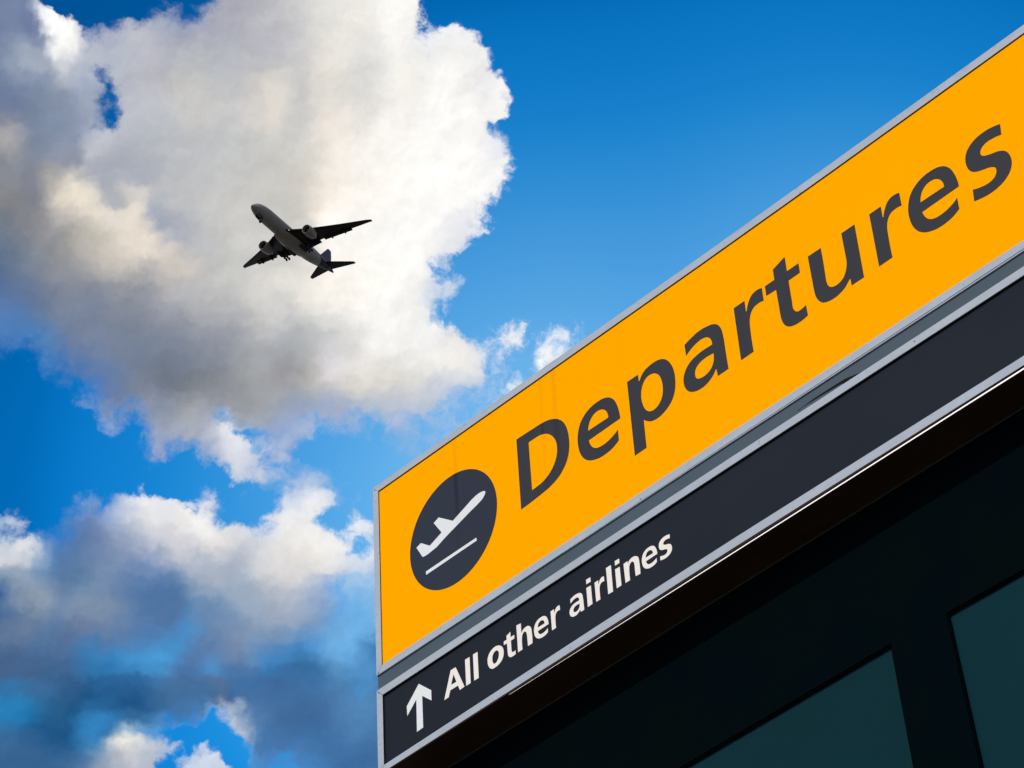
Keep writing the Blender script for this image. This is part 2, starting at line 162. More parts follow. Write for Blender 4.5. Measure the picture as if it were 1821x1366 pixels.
    (-49.04, 37.05, 1.02, 186, 191, 206), (-49.44, 37.37, 1.00, 204, 203, 209), (-48.64, 37.05, 0.89, 150, 173, 203), (-48.34, 36.70, 0.36, 108, 144, 190), (-48.90, 36.62, 0.85, 142, 163, 194),
    (-49.70, 36.19, 0.86, 110, 137, 173), (-49.83, 35.96, 0.66, 53, 136, 205), (-49.17, 36.06, 0.71, 64, 132, 193), (-48.23, 37.15, 0.13, 177, 190, 216), (-48.06, 37.56, 0.50, 212, 216, 227),
    (-47.83, 36.93, 0.52, 103, 174, 232), (-47.94, 36.40, 0.72, 117, 182, 233), (-48.37, 36.06, 0.59, 110, 173, 226), (-48.11, 35.84, 0.58, 114, 175, 229), (-47.68, 36.07, 0.69, 124, 190, 240),
    (-47.43, 36.60, 0.61, 108, 177, 231), (-47.42, 37.14, 0.39, 156, 199, 238), (-47.42, 35.75, 0.57, 118, 177, 231), (-48.64, 35.74, 0.79, 51, 107, 155), (-48.90, 36.06, 0.57, 76, 139, 196),
    (-47.29, 35.96, 0.89, 46, 106, 164), (-47.56, 35.62, 0.57, 66, 135, 193), (-48.11, 35.52, 0.79, 78, 133, 181), (-47.46, 35.21, 0.89, 81, 138, 187), (-48.90, 35.55, 1.02, 59, 112, 165),
    (-40.63, 43.01, -1.00), (-41.44, 43.72, -1.00), (-41.89, 45.04, -1.00), (-41.76, 46.11, -1.00), (-41.64, 47.18, -1.00),
    (-41.85, 48.05, -1.00), (-39.69, 44.35, -1.00), (-40.22, 46.01, -1.00), (-40.00, 47.50, -1.00), (-38.11, 44.76, -1.00),
    (-37.82, 46.35, -1.00), (-37.56, 47.73, -1.00), (-35.65, 45.59, -1.00), (-35.32, 47.06, -1.00), (-33.27, 45.84, -1.00),
    (-32.91, 47.19, -1.00), (-30.83, 46.24, -1.00), (-30.58, 47.06, -1.00), (-46.68, 39.28, -0.83), (-46.81, 39.50, -0.59, 148, 179, 220),
    (-55.56, 47.97, -1.05), (-55.08, 47.85, -0.80), (-54.32, 48.12, -1.11), (-53.69, 48.22, -1.06), (-55.99, 48.28, -0.93),
    (-54.40, 46.38, -0.39), (-53.97, 46.27, -0.41), (-54.07, 46.46, -0.46), (-55.92, 47.81, 1.02, 256, 256, 256), (-55.76, 47.49, 1.00, 255, 255, 255),
    (-55.52, 47.55, 1.02, 257, 256, 253), (-55.79, 47.21, 1.00, 247, 247, 247), (-56.09, 47.69, 1.00, 257, 255, 252), (-56.23, 48.05, 0.74, 234, 236, 239), (-55.35, 47.20, 1.02, 246, 247, 244),
    (-51.10, 34.48, -1.02), (-50.78, 34.37, -0.78), (-51.17, 34.64, -0.84), (-50.85, 34.80, -0.75), (-50.44, 33.85, -1.03),
    (-50.64, 34.06, -1.06), (-50.19, 33.90, -0.84), (-52.23, 39.26, -1.01), (-53.08, 39.77, -1.00), (-53.19, 39.23, -1.00),
    (-53.60, 39.22, -1.00), (-51.98, 39.92, -0.21, 146, 162, 203), (-52.79, 39.46, -0.99), (-40.07, 41.67, -1.00), (-40.29, 40.06, -1.00),
    (-40.49, 38.45, -1.00), (-40.68, 36.84, -1.04), (-40.87, 35.24, -1.02), (-41.07, 33.48, -1.07), (-38.64, 41.55, -1.00),
    (-38.97, 39.41, -1.00), (-39.27, 37.27, -1.00), (-39.56, 35.14, -1.00), (-50.68, 39.13, -0.81), (-50.26, 38.96, -1.04),
    (-49.87, 38.96, -1.05), (-52.21, 39.03, -1.05), (-51.95, 39.19, -0.93), (-49.74, 39.20, -0.62), (-49.39, 39.31, -0.35, 148, 178, 219),
    (-52.91, 35.72, 0.81, 68, 143, 203), (-43.98, 41.88, 0.27, 247, 246, 246), (-43.67, 42.05, 0.26, 240, 242, 246), (-44.10, 44.12, 0.61, 236, 238, 242), (-44.04, 47.77, -0.75),
    (-53.61, 44.29, 1.00, 225, 217, 205), (-53.30, 44.09, 1.00, 234, 224, 212), (-53.10, 43.83, 1.00, 228, 219, 207), (-52.76, 43.72, 1.00, 229, 219, 206), (-52.59, 43.55, 1.00, 226, 216, 204),
    (-52.18, 43.43, 1.00, 218, 209, 197), (-51.78, 43.32, 1.00, 209, 203, 195), (-52.97, 44.22, 1.00, 164, 169, 186), (-52.75, 44.02, 1.00, 156, 165, 183), (-52.39, 43.79, 1.00, 167, 173, 186),
    (-52.02, 43.68, 1.00, 174, 179, 189), (-51.51, 43.56, 1.00, 186, 189, 193), (-54.00, 44.49, 1.00, 146, 155, 175), (-53.37, 44.63, 1.00, 229, 221, 210), (-53.78, 44.57, 1.00, 165, 169, 176),
    (-54.60, 44.51, 1.00, 235, 225, 209), (-54.21, 44.32, 1.00, 241, 230, 211), (-56.26, 46.03, 1.00, 121, 135, 158), (-56.13, 47.72, 1.00, 273, 271, 264), (-55.95, 47.52, 1.00, 259, 259, 256),
    (-55.80, 47.32, 1.00, 257, 257, 253), (-55.53, 47.40, 1.00, 251, 250, 248), (-56.31, 47.64, 1.00, 86, 103, 141), (-56.20, 47.31, 1.00, 133, 147, 172), (-55.05, 47.60, 0.43, 155, 168, 195),
    (-43.65, 45.93, -0.53), (-43.82, 45.93, -0.07, 233, 237, 243), (-43.29, 45.95, -0.98), (-43.57, 45.71, -0.04, 223, 229, 238), (-43.48, 45.57, -0.36),
    (-43.32, 45.65, -1.04), (-44.10, 43.80, -0.60), (-44.47, 43.59, -0.30), (-54.31, 36.09, 1.00, 92, 111, 149), (-53.66, 36.23, 1.01, 93, 116, 157),
    (-54.02, 35.79, 1.03, 65, 107, 159), (-51.41, 35.96, 1.01, 93, 118, 163), (-50.95, 36.05, 1.00, 86, 124, 173), (-50.75, 35.65, 1.03, 75, 120, 174), (-52.61, 36.26, 1.01, 80, 123, 175),
    (-53.14, 36.35, 1.00, 82, 119, 167), (-52.09, 36.48, 1.02, 87, 117, 164), (-51.67, 35.75, 1.01, 75, 119, 170), (-52.05, 35.47, 1.01, 73, 114, 162), (-52.70, 35.38, 1.02, 44, 93, 143),
    (-51.52, 35.38, 1.00, 70, 109, 152), (-50.42, 35.65, 1.00, 84, 125, 175), (-50.94, 35.49, 1.03, 88, 112, 151), (-51.62, 34.47, -1.09), (-50.19, 34.10, -1.15),
    (-50.71, 34.16, -1.05), (-50.39, 34.25, -0.82), (-51.98, 34.41, -0.63), (-55.71, 37.15, 1.00, 139, 154, 175), (-55.98, 37.20, 1.00, 103, 132, 166),
    (-55.44, 37.11, 1.00, 111, 140, 177), (-54.72, 34.78, 1.04, 40, 95, 146), (-54.82, 35.12, 1.02, 56, 113, 163), (-48.62, 41.76, 1.00, 188, 191, 191), (-49.19, 40.92, 0.96, 161, 165, 172),
    (-43.19, 41.74, 0.11, 227, 233, 244), (-44.44, 41.49, 0.24, 223, 226, 233), (-44.09, 41.36, 0.02, 201, 215, 237), (-42.29, 41.33, 0.17, 225, 232, 243), (-46.48, 37.01, 0.41, 152, 187, 221),
    (-46.27, 35.51, 0.83, 68, 117, 168), (-46.06, 34.11, 0.91, 68, 110, 159), (-44.79, 35.99, 0.45, 110, 151, 196), (-44.48, 34.48, 0.75, 79, 118, 164), (-43.13, 35.06, 0.19, 134, 170, 212),
    (-42.23, 36.19, -0.25), (-42.65, 37.51, -0.39), (-44.66, 38.03, -0.40), (-42.96, 33.87, 0.34, 146, 168, 195),
]


def srgb(r, g, b):
    f = lambda c: c / 12.92 if c <= 0.04045 else ((c + 0.055) / 1.055) ** 2.4
    return (f(r / 255), f(g / 255), f(b / 255))

def direction(az, el):
    a, e = math.radians(az), math.radians(el)
    return Vector((math.sin(a) * math.cos(e), math.cos(a) * math.cos(e), math.sin(e)))

world = bpy.data.worlds.new('World')
scene.world = world
world.use_nodes = True
world.cycles.sampling_method = 'MANUAL'
world.cycles.sample_map_resolution = 512
WT = bpy.data.node_groups.new('sky_and_clouds', 'ShaderNodeTree')
WT.interface.new_socket('sky', in_out='OUTPUT', socket_type='NodeSocketShader')

class Nodes:
    """small helper to write node graphs as expressions"""
    def __init__(self, tree):
        self.t = tree
    def put(self, sock, v):
        if isinstance(v, bpy.types.NodeSocket):
            self.t.links.new(v, sock)
        else:
            sock.default_value = v
    def new(self, kind, **kw):
        n = self.t.nodes.new(kind)
        for k, v in kw.items():
            setattr(n, k, v)
        return n
    def math(self, op, a, b=0.0, c=0.0, clamp=False):
        n = self.new('ShaderNodeMath', operation=op, use_clamp=clamp)
        for s, v in zip(n.inputs, (a, b, c)):
            self.put(s, v)
        return n.outputs[0]
    def vec(self, op, a, b=(0, 0, 0), c=(0, 0, 0), scale=None):
        n = self.new('ShaderNodeVectorMath', operation=op)
        for s, v in zip(n.inputs[:3], (a, b, c)):
            self.put(s, v)
        if scale is not None:
            self.put(n.inputs['Scale'], scale)
        return n.outputs['Value'] if op in ('DISTANCE', 'DOT_PRODUCT', 'LENGTH') else n.outputs[0]
    def ramp01(self, v, a, b, lo=0.0, hi=1.0, kind='SMOOTHSTEP'):
        n = self.new('ShaderNodeMapRange', interpolation_type=kind, clamp=True)
        for s, x in zip(n.inputs[:5], (v, a, b, lo, hi)):
            self.put(s, x)
        return n.outputs[0]
    def noise(self, vec, scale, detail=4.0, rough=0.55, dist=0.0, lac=2.0):
        n = self.new('ShaderNodeTexNoise')
        for k, v in (('Vector', vec), ('Scale', scale), ('Detail', detail), ('Roughness', rough), ('Distortion', dist), ('Lacunarity', lac)):
            if v is not None:
                self.put(n.inputs[k], v)
        return n
    def mix(self, f, a, b, kind='MIX'):
        n = self.new('ShaderNodeMix', data_type='RGBA', blend_type=kind, clamp_factor=True)
        self.put(n.inputs[0], f)
        self.put(n.inputs[6], a)
        self.put(n.inputs[7], b)
        return n.outputs[2]
    def sep(self, v):
        n = self.new('ShaderNodeSeparateXYZ')
        self.put(n.inputs[0], v)
        return n.outputs
    def ramp(self, fac, stops, interp='LINEAR'):
        n = self.new('ShaderNodeValToRGB')
        n.color_ramp.interpolation = interp
        el = n.color_ramp.elements
        while len(el) < len(stops):
            el.new(0.5)
        for e, (p, c) in zip(el, stops):
            e.position = p
            e.color = (*c, 1.0) if len(c) == 3 else c
        self.put(n.inputs[0], fac)
        return n.outputs[0]

N = Nodes(WT)
P = N.vec('NORMALIZE', N.new('ShaderNodeTexCoord').outputs['Generated'])
sky = N.new('ShaderNodeTexSky', sky_type='NISHITA', sun_disc=False)
sky.sun_elevation = math.asin(SUN_DIR.z)
sky.sun_rotation = math.atan2(SUN_DIR.x, SUN_DIR.y)
sky.air_density, sky.dust_density, sky.ozone_density = 1.0, 0.6, 3.0
STRENGTH = 0.1
K = 1.0 / STRENGTH

# the blue: Nishita, deepened as through a polarising filter
pole = N.math('SMOOTH_MIN', N.vec('DISTANCE', P, tuple(direction(-42.45, 38.25))), N.vec('DISTANCE', P, tuple(direction(-35.64, 38.53))), 0.03)
tint = N.ramp(N.ramp01(pole, 0.0, 0.34, kind='LINEAR'), [(0.000, (0.786, 1.031, 0.884)), (0.167, (0.449, 0.845, 0.834)), (0.222, (0.312, 0.751, 0.801)), (0.289, (0.192, 0.634, 0.754)), (0.356, (0.062, 0.521, 0.700)), (0.411, (0.025, 0.442, 0.657)), (0.478, (0.011, 0.378, 0.601)), (0.528, (0.000, 0.295, 0.510)), (0.667, (0.000, 0.173, 0.324)), (1.000, (0.000, 0.164, 0.315))], 'B_SPLINE')
blue = N.vec('MULTIPLY', N.vec('SCALE', sky.outputs[0], scale=4.0), tint)      # tint is stored as a quarter

w1 = N.noise(P, 55.0, 3.0, 0.55)
w2 = N.noise(P, 240.0, 3.0, 0.6)
PW = N.vec('MULTIPLY_ADD', N.vec('SUBTRACT', w1.outputs['Color'], (0.5, 0.5, 0.5)), (0.0095,) * 3, P)
PW = N.vec('MULTIPLY_ADD', N.vec('SUBTRACT', w2.outputs['Color'], (0.5, 0.5, 0.5)), (0.0045,) * 3, PW)
b1 = N.noise(PW, 34.0, 5.0, 0.6).outputs[0]
n1 = N.noise(PW, 95.0, 9.0, 0.66).outputs[0]
toward = SUN_DIR - FWD * SUN_DIR.dot(FWD)
n2 = N.noise(N.vec('ADD', PW, tuple(toward.normalized() * 0.0022)), 95.0, 6.0, 0.6).outputs[0]
fbm = N.math('ADD', N.math('MULTIPLY_ADD', n1, 2.8, -1.4), N.math('MULTIPLY_ADD', b1, 1.2, -0.6))
b2 = N.noise(N.vec('ADD', PW, tuple(toward.normalized() * 0.0055)), 34.0, 5.0, 0.6).outputs[0]
relief = N.math('SUBTRACT', n1, n2)
billow = N.math('SUBTRACT', b1, b2)

def cover(dens, soft, colour):
    """alpha-blend cloud of a given density field over the blue"""
    amp = N.math('MULTIPLY_ADD', N.math('ABSOLUTE', dens, 0.0), -0.62, 1.18)
    v = N.math('MULTIPLY_ADD', fbm, amp, dens)
    alpha = N.ramp01(v, N.math('MULTIPLY', soft, -1.0), N.math('MULTIPLY_ADD', soft, 0.7, 0.34))
    shade = N.math('MULTIPLY_ADD', relief, 0.28, N.math('MULTIPLY_ADD', billow, 0.42, 1.0))
    c = N.vec('SCALE', colour, scale=N.math('MULTIPLY', shade, K))
    return N.mix(alpha, blue, c)

def background(colour):
    b = N.new('ShaderNodeBackground')
    N.put(b.inputs[0], colour)
    b.inputs[1].default_value = STRENGTH
    return b.outputs[0]

def mix_shader(f, a, b):
    n = N.new('ShaderNodeMixShader')
    for s, v in zip(n.inputs, (f, a, b)):
        N.put(s, v)
    return n.outputs[0]

px, py, pz = N.sep(PW)
AZ = N.math('MULTIPLY', N.math('ARCTAN2', px, py), 180 / math.pi)
EL = N.math('MULTIPLY', N.math('ARCSINE', pz), 180 / math.pi)

# interpolate the entries on a fine grid of azimuth and elevation
SKY_AZ, SKY_EL, NCOL, NROW = (-58.0, -36.0), (33.0, 49.5), 121, 70
entry = np.array([(e + (190, 206, 230))[:6] for e in CLOUDS], float)
weight = np.array([1.0 if len(e) > 3 else 0.12 for e in CLOUDS])
flat = np.c_[entry[:, 0] * math.cos(math.radians(41.0)), entry[:, 1]]
gap = np.sort(np.linalg.norm(flat[:, None] - flat[None], axis=2), axis=1)[:, 1:5].mean(1)
reach = np.clip(1.35 * gap, 0.27, 2.0)
ga = np.linspace(*SKY_AZ, NCOL) * math.cos(math.radians(41.0))
ge = np.linspace(*SKY_EL, NROW)
dist = np.sqrt((ga[None, :, None] - flat[:, 0]) ** 2 + (ge[:, None, None] - flat[:, 1]) ** 2)
t = np.clip(1 - dist / reach, 0, 1)
w = t * t * (3 - 2 * t) + 1e-6 * np.exp(-(dist / 1.0) ** 2) + 1e-12 * np.exp(-dist)
COVER = (w * entry[:, 2]).sum(2) / w.sum(2)
w = w * weight
TONE = (w[..., None] * entry[:, 3:6]).sum(2) / w.sum(2)[..., None]

ROW_TEMPLATE = []
def cloud_row(i, lo, hi):
    """one row of the grid between two columns as a node group: azimuth share 0..1 -> colour, cover"""
    if ROW_TEMPLATE and len(ROW_TEMPLATE[0].nodes[0].color_ramp.elements) == hi - lo + 1:
        g = ROW_TEMPLATE[0].copy()
        el = g.nodes[0].color_ramp.elements
        el.foreach_set('color', [x for j in range(lo, hi + 1) for x in (*srgb(*TONE[i, j]), min(1.0, max(0.0, (COVER[i, j] + 1) / 2)))])
        return g
    g = bpy.data.node_groups.new('cloud_row', 'ShaderNodeTree')
    g.interface.new_socket('share', in_out='INPUT', socket_type='NodeSocketFloat')
    g.interface.new_socket('tone', in_out='OUTPUT', socket_type='NodeSocketColor')
    g.interface.new_socket('cover', in_out='OUTPUT', socket_type='NodeSocketFloat')
    r = g.nodes.new('ShaderNodeValToRGB')
    el = r.color_ramp.elements
    for k in range(hi - lo - 1):
        el.new(0.5)
    el.foreach_set('position', [k / (hi - lo) for k in range(hi - lo + 1)])
    el.foreach_set('color', [x for j in range(lo, hi + 1) for x in (*srgb(*TONE[i, j]), min(1.0, max(0.0, (COVER[i, j] + 1) / 2)))])
    a, b = g.nodes.new('NodeGroupInput'), g.nodes.new('NodeGroupOutput')
    g.links.new(a.outputs[0], r.inputs[0])
    g.links.new(r.outputs[0], b.inputs[0])
    g.links.new(r.outputs[1], b.inputs[1])
    ROW_TEMPLATE.append(g)
    return g

step = (SKY_EL[1] - SKY_EL[0]) / (NROW - 1)
QUART = [round(k * (NCOL - 1) / 4) for k in range(5)]
azq = [SKY_AZ[0] + (SKY_AZ[1] - SKY_AZ[0]) * k / (NCOL - 1) for k in QUART]
share = [N.ramp01(AZ, azq[k], azq[k + 1], kind='LINEAR') for k in range(4)]
level = N.math('MULTIPLY', N.math('SUBTRACT', EL, SKY_EL[0]), 1 / step)

def cloud_field(first, last, side):
    """a block of the grid as a node group of its own: (azimuth share, row level) -> colour, cover"""
    g = bpy.data.node_groups.new('cloud_block', 'ShaderNodeTree')
    g.interface.new_socket('share', in_out='INPUT', socket_type='NodeSocketFloat')
    g.interface.new_socket('level', in_out='INPUT', socket_type='NodeSocketFloat')
    g.interface.new_socket('tone', in_out='OUTPUT', socket_type='NodeSocketVector')
    g.interface.new_socket('cover', in_out='OUTPUT', socket_type='NodeSocketFloat')
    B = Nodes(g)
    given = B.new('NodeGroupInput')
    tone = dens = None
    for i in range(first, last + 1):
        n = B.new('ShaderNodeGroup')
        n.node_tree = cloud_row(i, QUART[side], QUART[side + 1])
        B.put(n.inputs[0], given.outputs[0])
        w = B.ramp01(B.math('ABSOLUTE', B.math('SUBTRACT', given.outputs[1], float(i))), 1.0, 0.0)
        tone = B.vec('MULTIPLY_ADD', n.outputs[0], w, tone) if tone else B.vec('SCALE', n.outputs[0], scale=w)
        dens = B.math('MULTIPLY_ADD', n.outputs[1], w, dens) if dens else B.math('MULTIPLY', n.outputs[1], w)
    result = B.new('NodeGroupOutput')
    B.put(result.inputs[0], tone)
    B.put(result.inputs[1], dens)
    block = N.new('ShaderNodeGroup')
    block.node_tree = g
    N.put(block.inputs[0], share[side])
    N.put(block.inputs[1], level)
    tone = block.outputs[0]
    dens = N.math('MULTIPLY_ADD', block.outputs[1], 2.0, -1.0)
    lum = N.vec('DOT_PRODUCT', tone, (0.3, 0.6, 0.1))
    soft = N.ramp01(lum, 0.22, 0.85, 0.62, 0.27)
    return background(cover(dens, soft, tone))

BANDS = 6
edges = [round(k * (NROW - 1) / BANDS) for k in range(BANDS + 1)]
above = [N.math('GREATER_THAN', EL, SKY_EL[0] + step * e) for e in edges]
past = [N.math('GREATER_THAN', AZ, a) for a in azq]
band = []
for k in range(BANDS):
    q = [cloud_field(edges[k], edges[k + 1], side) for side in range(4)]
    band.append(mix_shader(past[2], mix_shader(past[1], q[0], q[1]), mix_shader(past[3], q[2], q[3])))
pair = [mix_shader(above[k + 1], band[k], band[k + 1]) for k in range(0, BANDS, 2)]
near = pair[0]
for k in range(1, len(pair)):
    near = mix_shader(above[2 * k], near, pair[k])
# the rest of the sky: the same broken cumulus
big = N.noise(P, 3.2, 6.0, 0.55).outputs[0]
elsewhere = background(cover(N.math('MULTIPLY_ADD', big, 7.0, -3.3), 0.4, N.mix(N.ramp01(big, 0.5, 0.75), (*srgb(240, 240, 240), 1), (*srgb(165, 172, 188), 1))))
inside = N.math('MULTIPLY', N.math('COMPARE', AZ, (SKY_AZ[0] + SKY_AZ[1] + 9) / 2, (SKY_AZ[1] - SKY_AZ[0] + 9) / 2),
                N.math('COMPARE', EL, (SKY_EL[0] + SKY_EL[1]) / 2, (SKY_EL[1] - SKY_EL[0]) / 2))
out = N.new('NodeGroupOutput')
WT.links.new(mix_shader(inside, elsewhere, near), out.inputs[0])
top = world.node_tree
top.nodes.clear()
whole = top.nodes.new('ShaderNodeGroup')
whole.node_tree = WT
end = top.nodes.new('ShaderNodeOutputWorld')
top.links.new(whole.outputs[0], end.inputs['Surface'])

# ================================================================== helpers
from mathutils.geometry import tessellate_polygon

FACE = 5.92304                       # y of the sign's front face
def Z(z):                            # heights were taken from the camera's level
    return z + CAM_H

def material(name, base, rough=0.5, metal=0.0, spec=0.5):
    m = bpy.data.materials.new(name)
    m.use_nodes = True
    b = m.node_tree.nodes['Principled BSDF']
    b.inputs['Base Color'].default_value = (*base, 1)
    b.inputs['Roughness'].default_value = rough
    b.inputs['Metallic'].default_value = metal
    b.inputs['Specular IOR Level'].default_value = spec
    return m, Nodes(m.node_tree), b

def put_mesh(name, verts, faces, mat, parent=None, smooth=False, bevel=0.0, angle=40):
    me = bpy.data.meshes.new(name)
    me.from_pydata([tuple(v) for v in verts], [], faces)
    me.validate()
    if bevel:
        bm = bmesh.new()
        bm.from_mesh(me)
        bmesh.ops.recalc_face_normals(bm, faces=bm.faces)
        ed = [e for e in bm.edges if e.is_manifold and e.calc_face_angle(0) > math.radians(30)]
        bmesh.ops.bevel(bm, geom=ed, offset=bevel, segments=2, profile=0.6, affect='EDGES', clamp_overlap=True)
        bm.to_mesh(me)
        bm.free()
    else:
        bm = bmesh.new()
        bm.from_mesh(me)
        bmesh.ops.recalc_face_normals(bm, faces=bm.faces)
        bm.to_mesh(me)
        bm.free()
    for m in (mat if isinstance(mat, (list, tuple)) else [mat]):
        me.materials.append(m)
    if smooth:
        for p in me.polygons:
            p.use_smooth = True
        me.set_sharp_from_angle(angle=math.radians(angle))
    o = bpy.data.objects.new(name, me)
    COL.objects.link(o)
    if parent:
        o.parent = parent
        o.matrix_parent_inverse = parent.matrix_basis.inverted()
    return o

def thing(name, label, category, loc, group=None):
    o = bpy.data.objects.new(name, None)
    o.empty_display_size = 0.2
    COL.objects.link(o)
    o.location = loc
    o['label'], o['category'] = label, category
    if group:
        o['group'] = group
    return o

def prism(name, outline, y0, y1, mat, parent=None, bevel=0.0):
    """a plate with an outline of (x, z) points, from depth y0 (front) back to y1"""
    n = len(outline)
    v = [(x, y0, z) for x, z in outline] + [(x, y1, z) for x, z in outline]
    f = [tuple(range(n)), tuple(range(2 * n - 1, n - 1, -1))]
    f += [(i, i + n, (i + 1) % n + n, (i + 1) % n) for i in range(n)]
    return put_mesh(name, v, f, mat, parent, bevel=bevel)

def box(name, x0, x1, y0, y1, z0, z1, mat, parent=None, bevel=0.0):
    return prism(name, [(x0, z0), (x1, z0), (x1, z1), (x0, z1)], y0, y1, mat, parent, bevel)

def glyph_mesh(name, contours, ox, oz, scale, y0, y1, mat, parent):
    """cut vinyl: contours in tenths of a millimetre, with real thickness; several outlines may belong to one letter"""
    verts, faces = [], []
    def area(c):
        return sum(a[0] * b[1] - b[0] * a[1] for a, b in zip(c, c[1:] + c[:1])) / 2
    def inside(p, c):
        r = False
        for a, b in zip(c, c[1:] + c[:1]):
            if (a[1] > p[1]) != (b[1] > p[1]) and p[0] < (b[0] - a[0]) * (p[1] - a[1]) / (b[1] - a[1]) + a[0]:
                r = not r
        return r
    outer = [c for c in contours if not any(inside(c[0], d) for d in contours if d is not c)]
    for c in outer:
        holes = [d for d in contours if d is not c and inside(d[0], c)]
        loops = [c] + holes
        flat = [p for l in loops for p in l]
        base = len(verts)
        pts = [(ox + p[0] * 1e-4 * scale, oz + p[1] * 1e-4 * scale) for p in flat]
        verts += [(x, y0, z) for x, z in pts] + [(x, y1, z) for x, z in pts]
        n = len(flat)
        for t in tessellate_polygon([[Vector((p[0], p[1], 0)) for p in l] for l in loops]):
            faces.append(tuple(base + i for i in t))
        k = 0
        for l in loops:
            m = len(l)
            for i in range(m):
                a, b = base + k + i, base + k + (i + 1) % m
                faces.append((a, b, b + n, a + n))
            k += m
    me = bpy.data.meshes.new(name)
    me.from_pydata(verts, [], faces)
    me.validate()
    me.materials.append(mat)
    # make the front face the viewer
    bm = bmesh.new()
    bm.from_mesh(me)
    for f in bm.faces:
        if len(f.verts) == 3 and f.normal.y > 0:
            f.normal_flip()
    bm.to_mesh(me)
    bm.free()
    o = bpy.data.objects.new(name, me)
    COL.objects.link(o)
    o.parent = parent
    o.matrix_parent_inverse = parent.matrix_basis.inverted()
    return o

# ================================================================== materials
def rain_streaks(n, strength):
    """dirt runs that rain has left on the boards, 0..1"""
    pos = n.new('ShaderNodeNewGeometry').outputs['Position']
    x, y, z = n.sep(pos)
    wob = n.noise(n.vec('MULTIPLY', pos, (1, 1, 9)), 1.6, 2.0).outputs[0]
    xx = n.math('MULTIPLY_ADD', wob, 0.024, n.math('ADD', x, -0.012))
    fine = n.noise(n.vec('MULTIPLY', pos, (46, 46, 2.0)), 1.0, 4.0, 0.6).outputs[0]
    total = None
    for x0, wd, ztop, zlow, amt in ((-5.957, 0.016, 7.1, 6.5, 0.95), (-5.505, 0.012, 7.1, 6.4, 0.8), (-5.440, 0.018, 7.1, 6.6, 1.0),
                                    (-5.12, 0.012, 7.1, 6.75, 0.35), (-4.62, 0.014, 7.1, 6.8, 0.25), (-4.05, 0.012, 7.1, 6.7, 0.2)):
        d = n.math('ABSOLUTE', n.math('SUBTRACT', xx, x0))
        w = n.math('MULTIPLY', n.ramp01(d, wd, wd * 0.3), n.ramp01(z, Z(zlow), Z(zlow + 0.3)))
        w = n.math('MULTIPLY', w, amt)
        total = n.math('MAXIMUM', total, w) if total else w
    faint = n.ramp01(fine, 0.55, 0.85, 0.0, 0.22)
    total = n.math('MAXIMUM', total, faint)
    return n.math('MULTIPLY', total, strength)

def board(name, base, rough, spec, dirt, dirt_col, mottle=0.06):
    m, n, b = material(name, base, rough, 0.0, spec)
    pos = n.new('ShaderNodeNewGeometry').outputs['Position']
    cloud = n.noise(pos, 2.3, 5.0, 0.6).outputs[0]
    speck = n.noise(pos, 260.0, 3.0, 0.6).outputs[0]
    v = n.math('ADD', n.ramp01(cloud, 0.3, 0.7, 1 - mottle, 1 + mottle, 'LINEAR'), n.ramp01(speck, 0.3, 0.7, -mottle * 0.5, mottle * 0.5, 'LINEAR'))
    c = n.vec('SCALE', base, scale=v)
    c = n.mix(rain_streaks(n, dirt), c, (*dirt_col, 1))
    n.put(b.inputs['Base Color'], c)
    n.put(b.inputs['Roughness'], n.ramp01(cloud, 0.3, 0.7, rough - 0.06, rough + 0.08, 'LINEAR'))
    return m

M_YELLOW = board('yellow_board', (0.90, 0.336, 0.0), 0.6, 0.0, 0.14, (0.34, 0.13, 0.01), 0.012)
M_DARK = board('charcoal_board', (0.0085, 0.0115, 0.018), 0.5, 0.08, 0.25, (0.030, 0.032, 0.036), 0.10)
M_LETTER = board('charcoal_vinyl', (0.030, 0.0297, 0.034), 0.55, 0.08, 0.8, (0.015, 0.017, 0.026), 0.04)
M_SYMBOL = board('white_vinyl', (0.66, 0.66, 0.65), 0.55, 0.08, 0.3, (0.4, 0.4, 0.4), 0.03)
M_WHITE = board('cream_vinyl', (0.74, 0.67, 0.60), 0.55, 0.1, 0.10, (0.45, 0.42, 0.36), 0.02)
M_BAND = board('slate_strip', (0.057, 0.080, 0.100), 0.55, 0.1, 0.25, (0.045, 0.060, 0.075), 0.06)
M_PICTO = board('slate_vinyl', (0.021, 0.026, 0.040), 0.55, 0.08, 0.85, (0.011, 0.013, 0.022), 0.05)

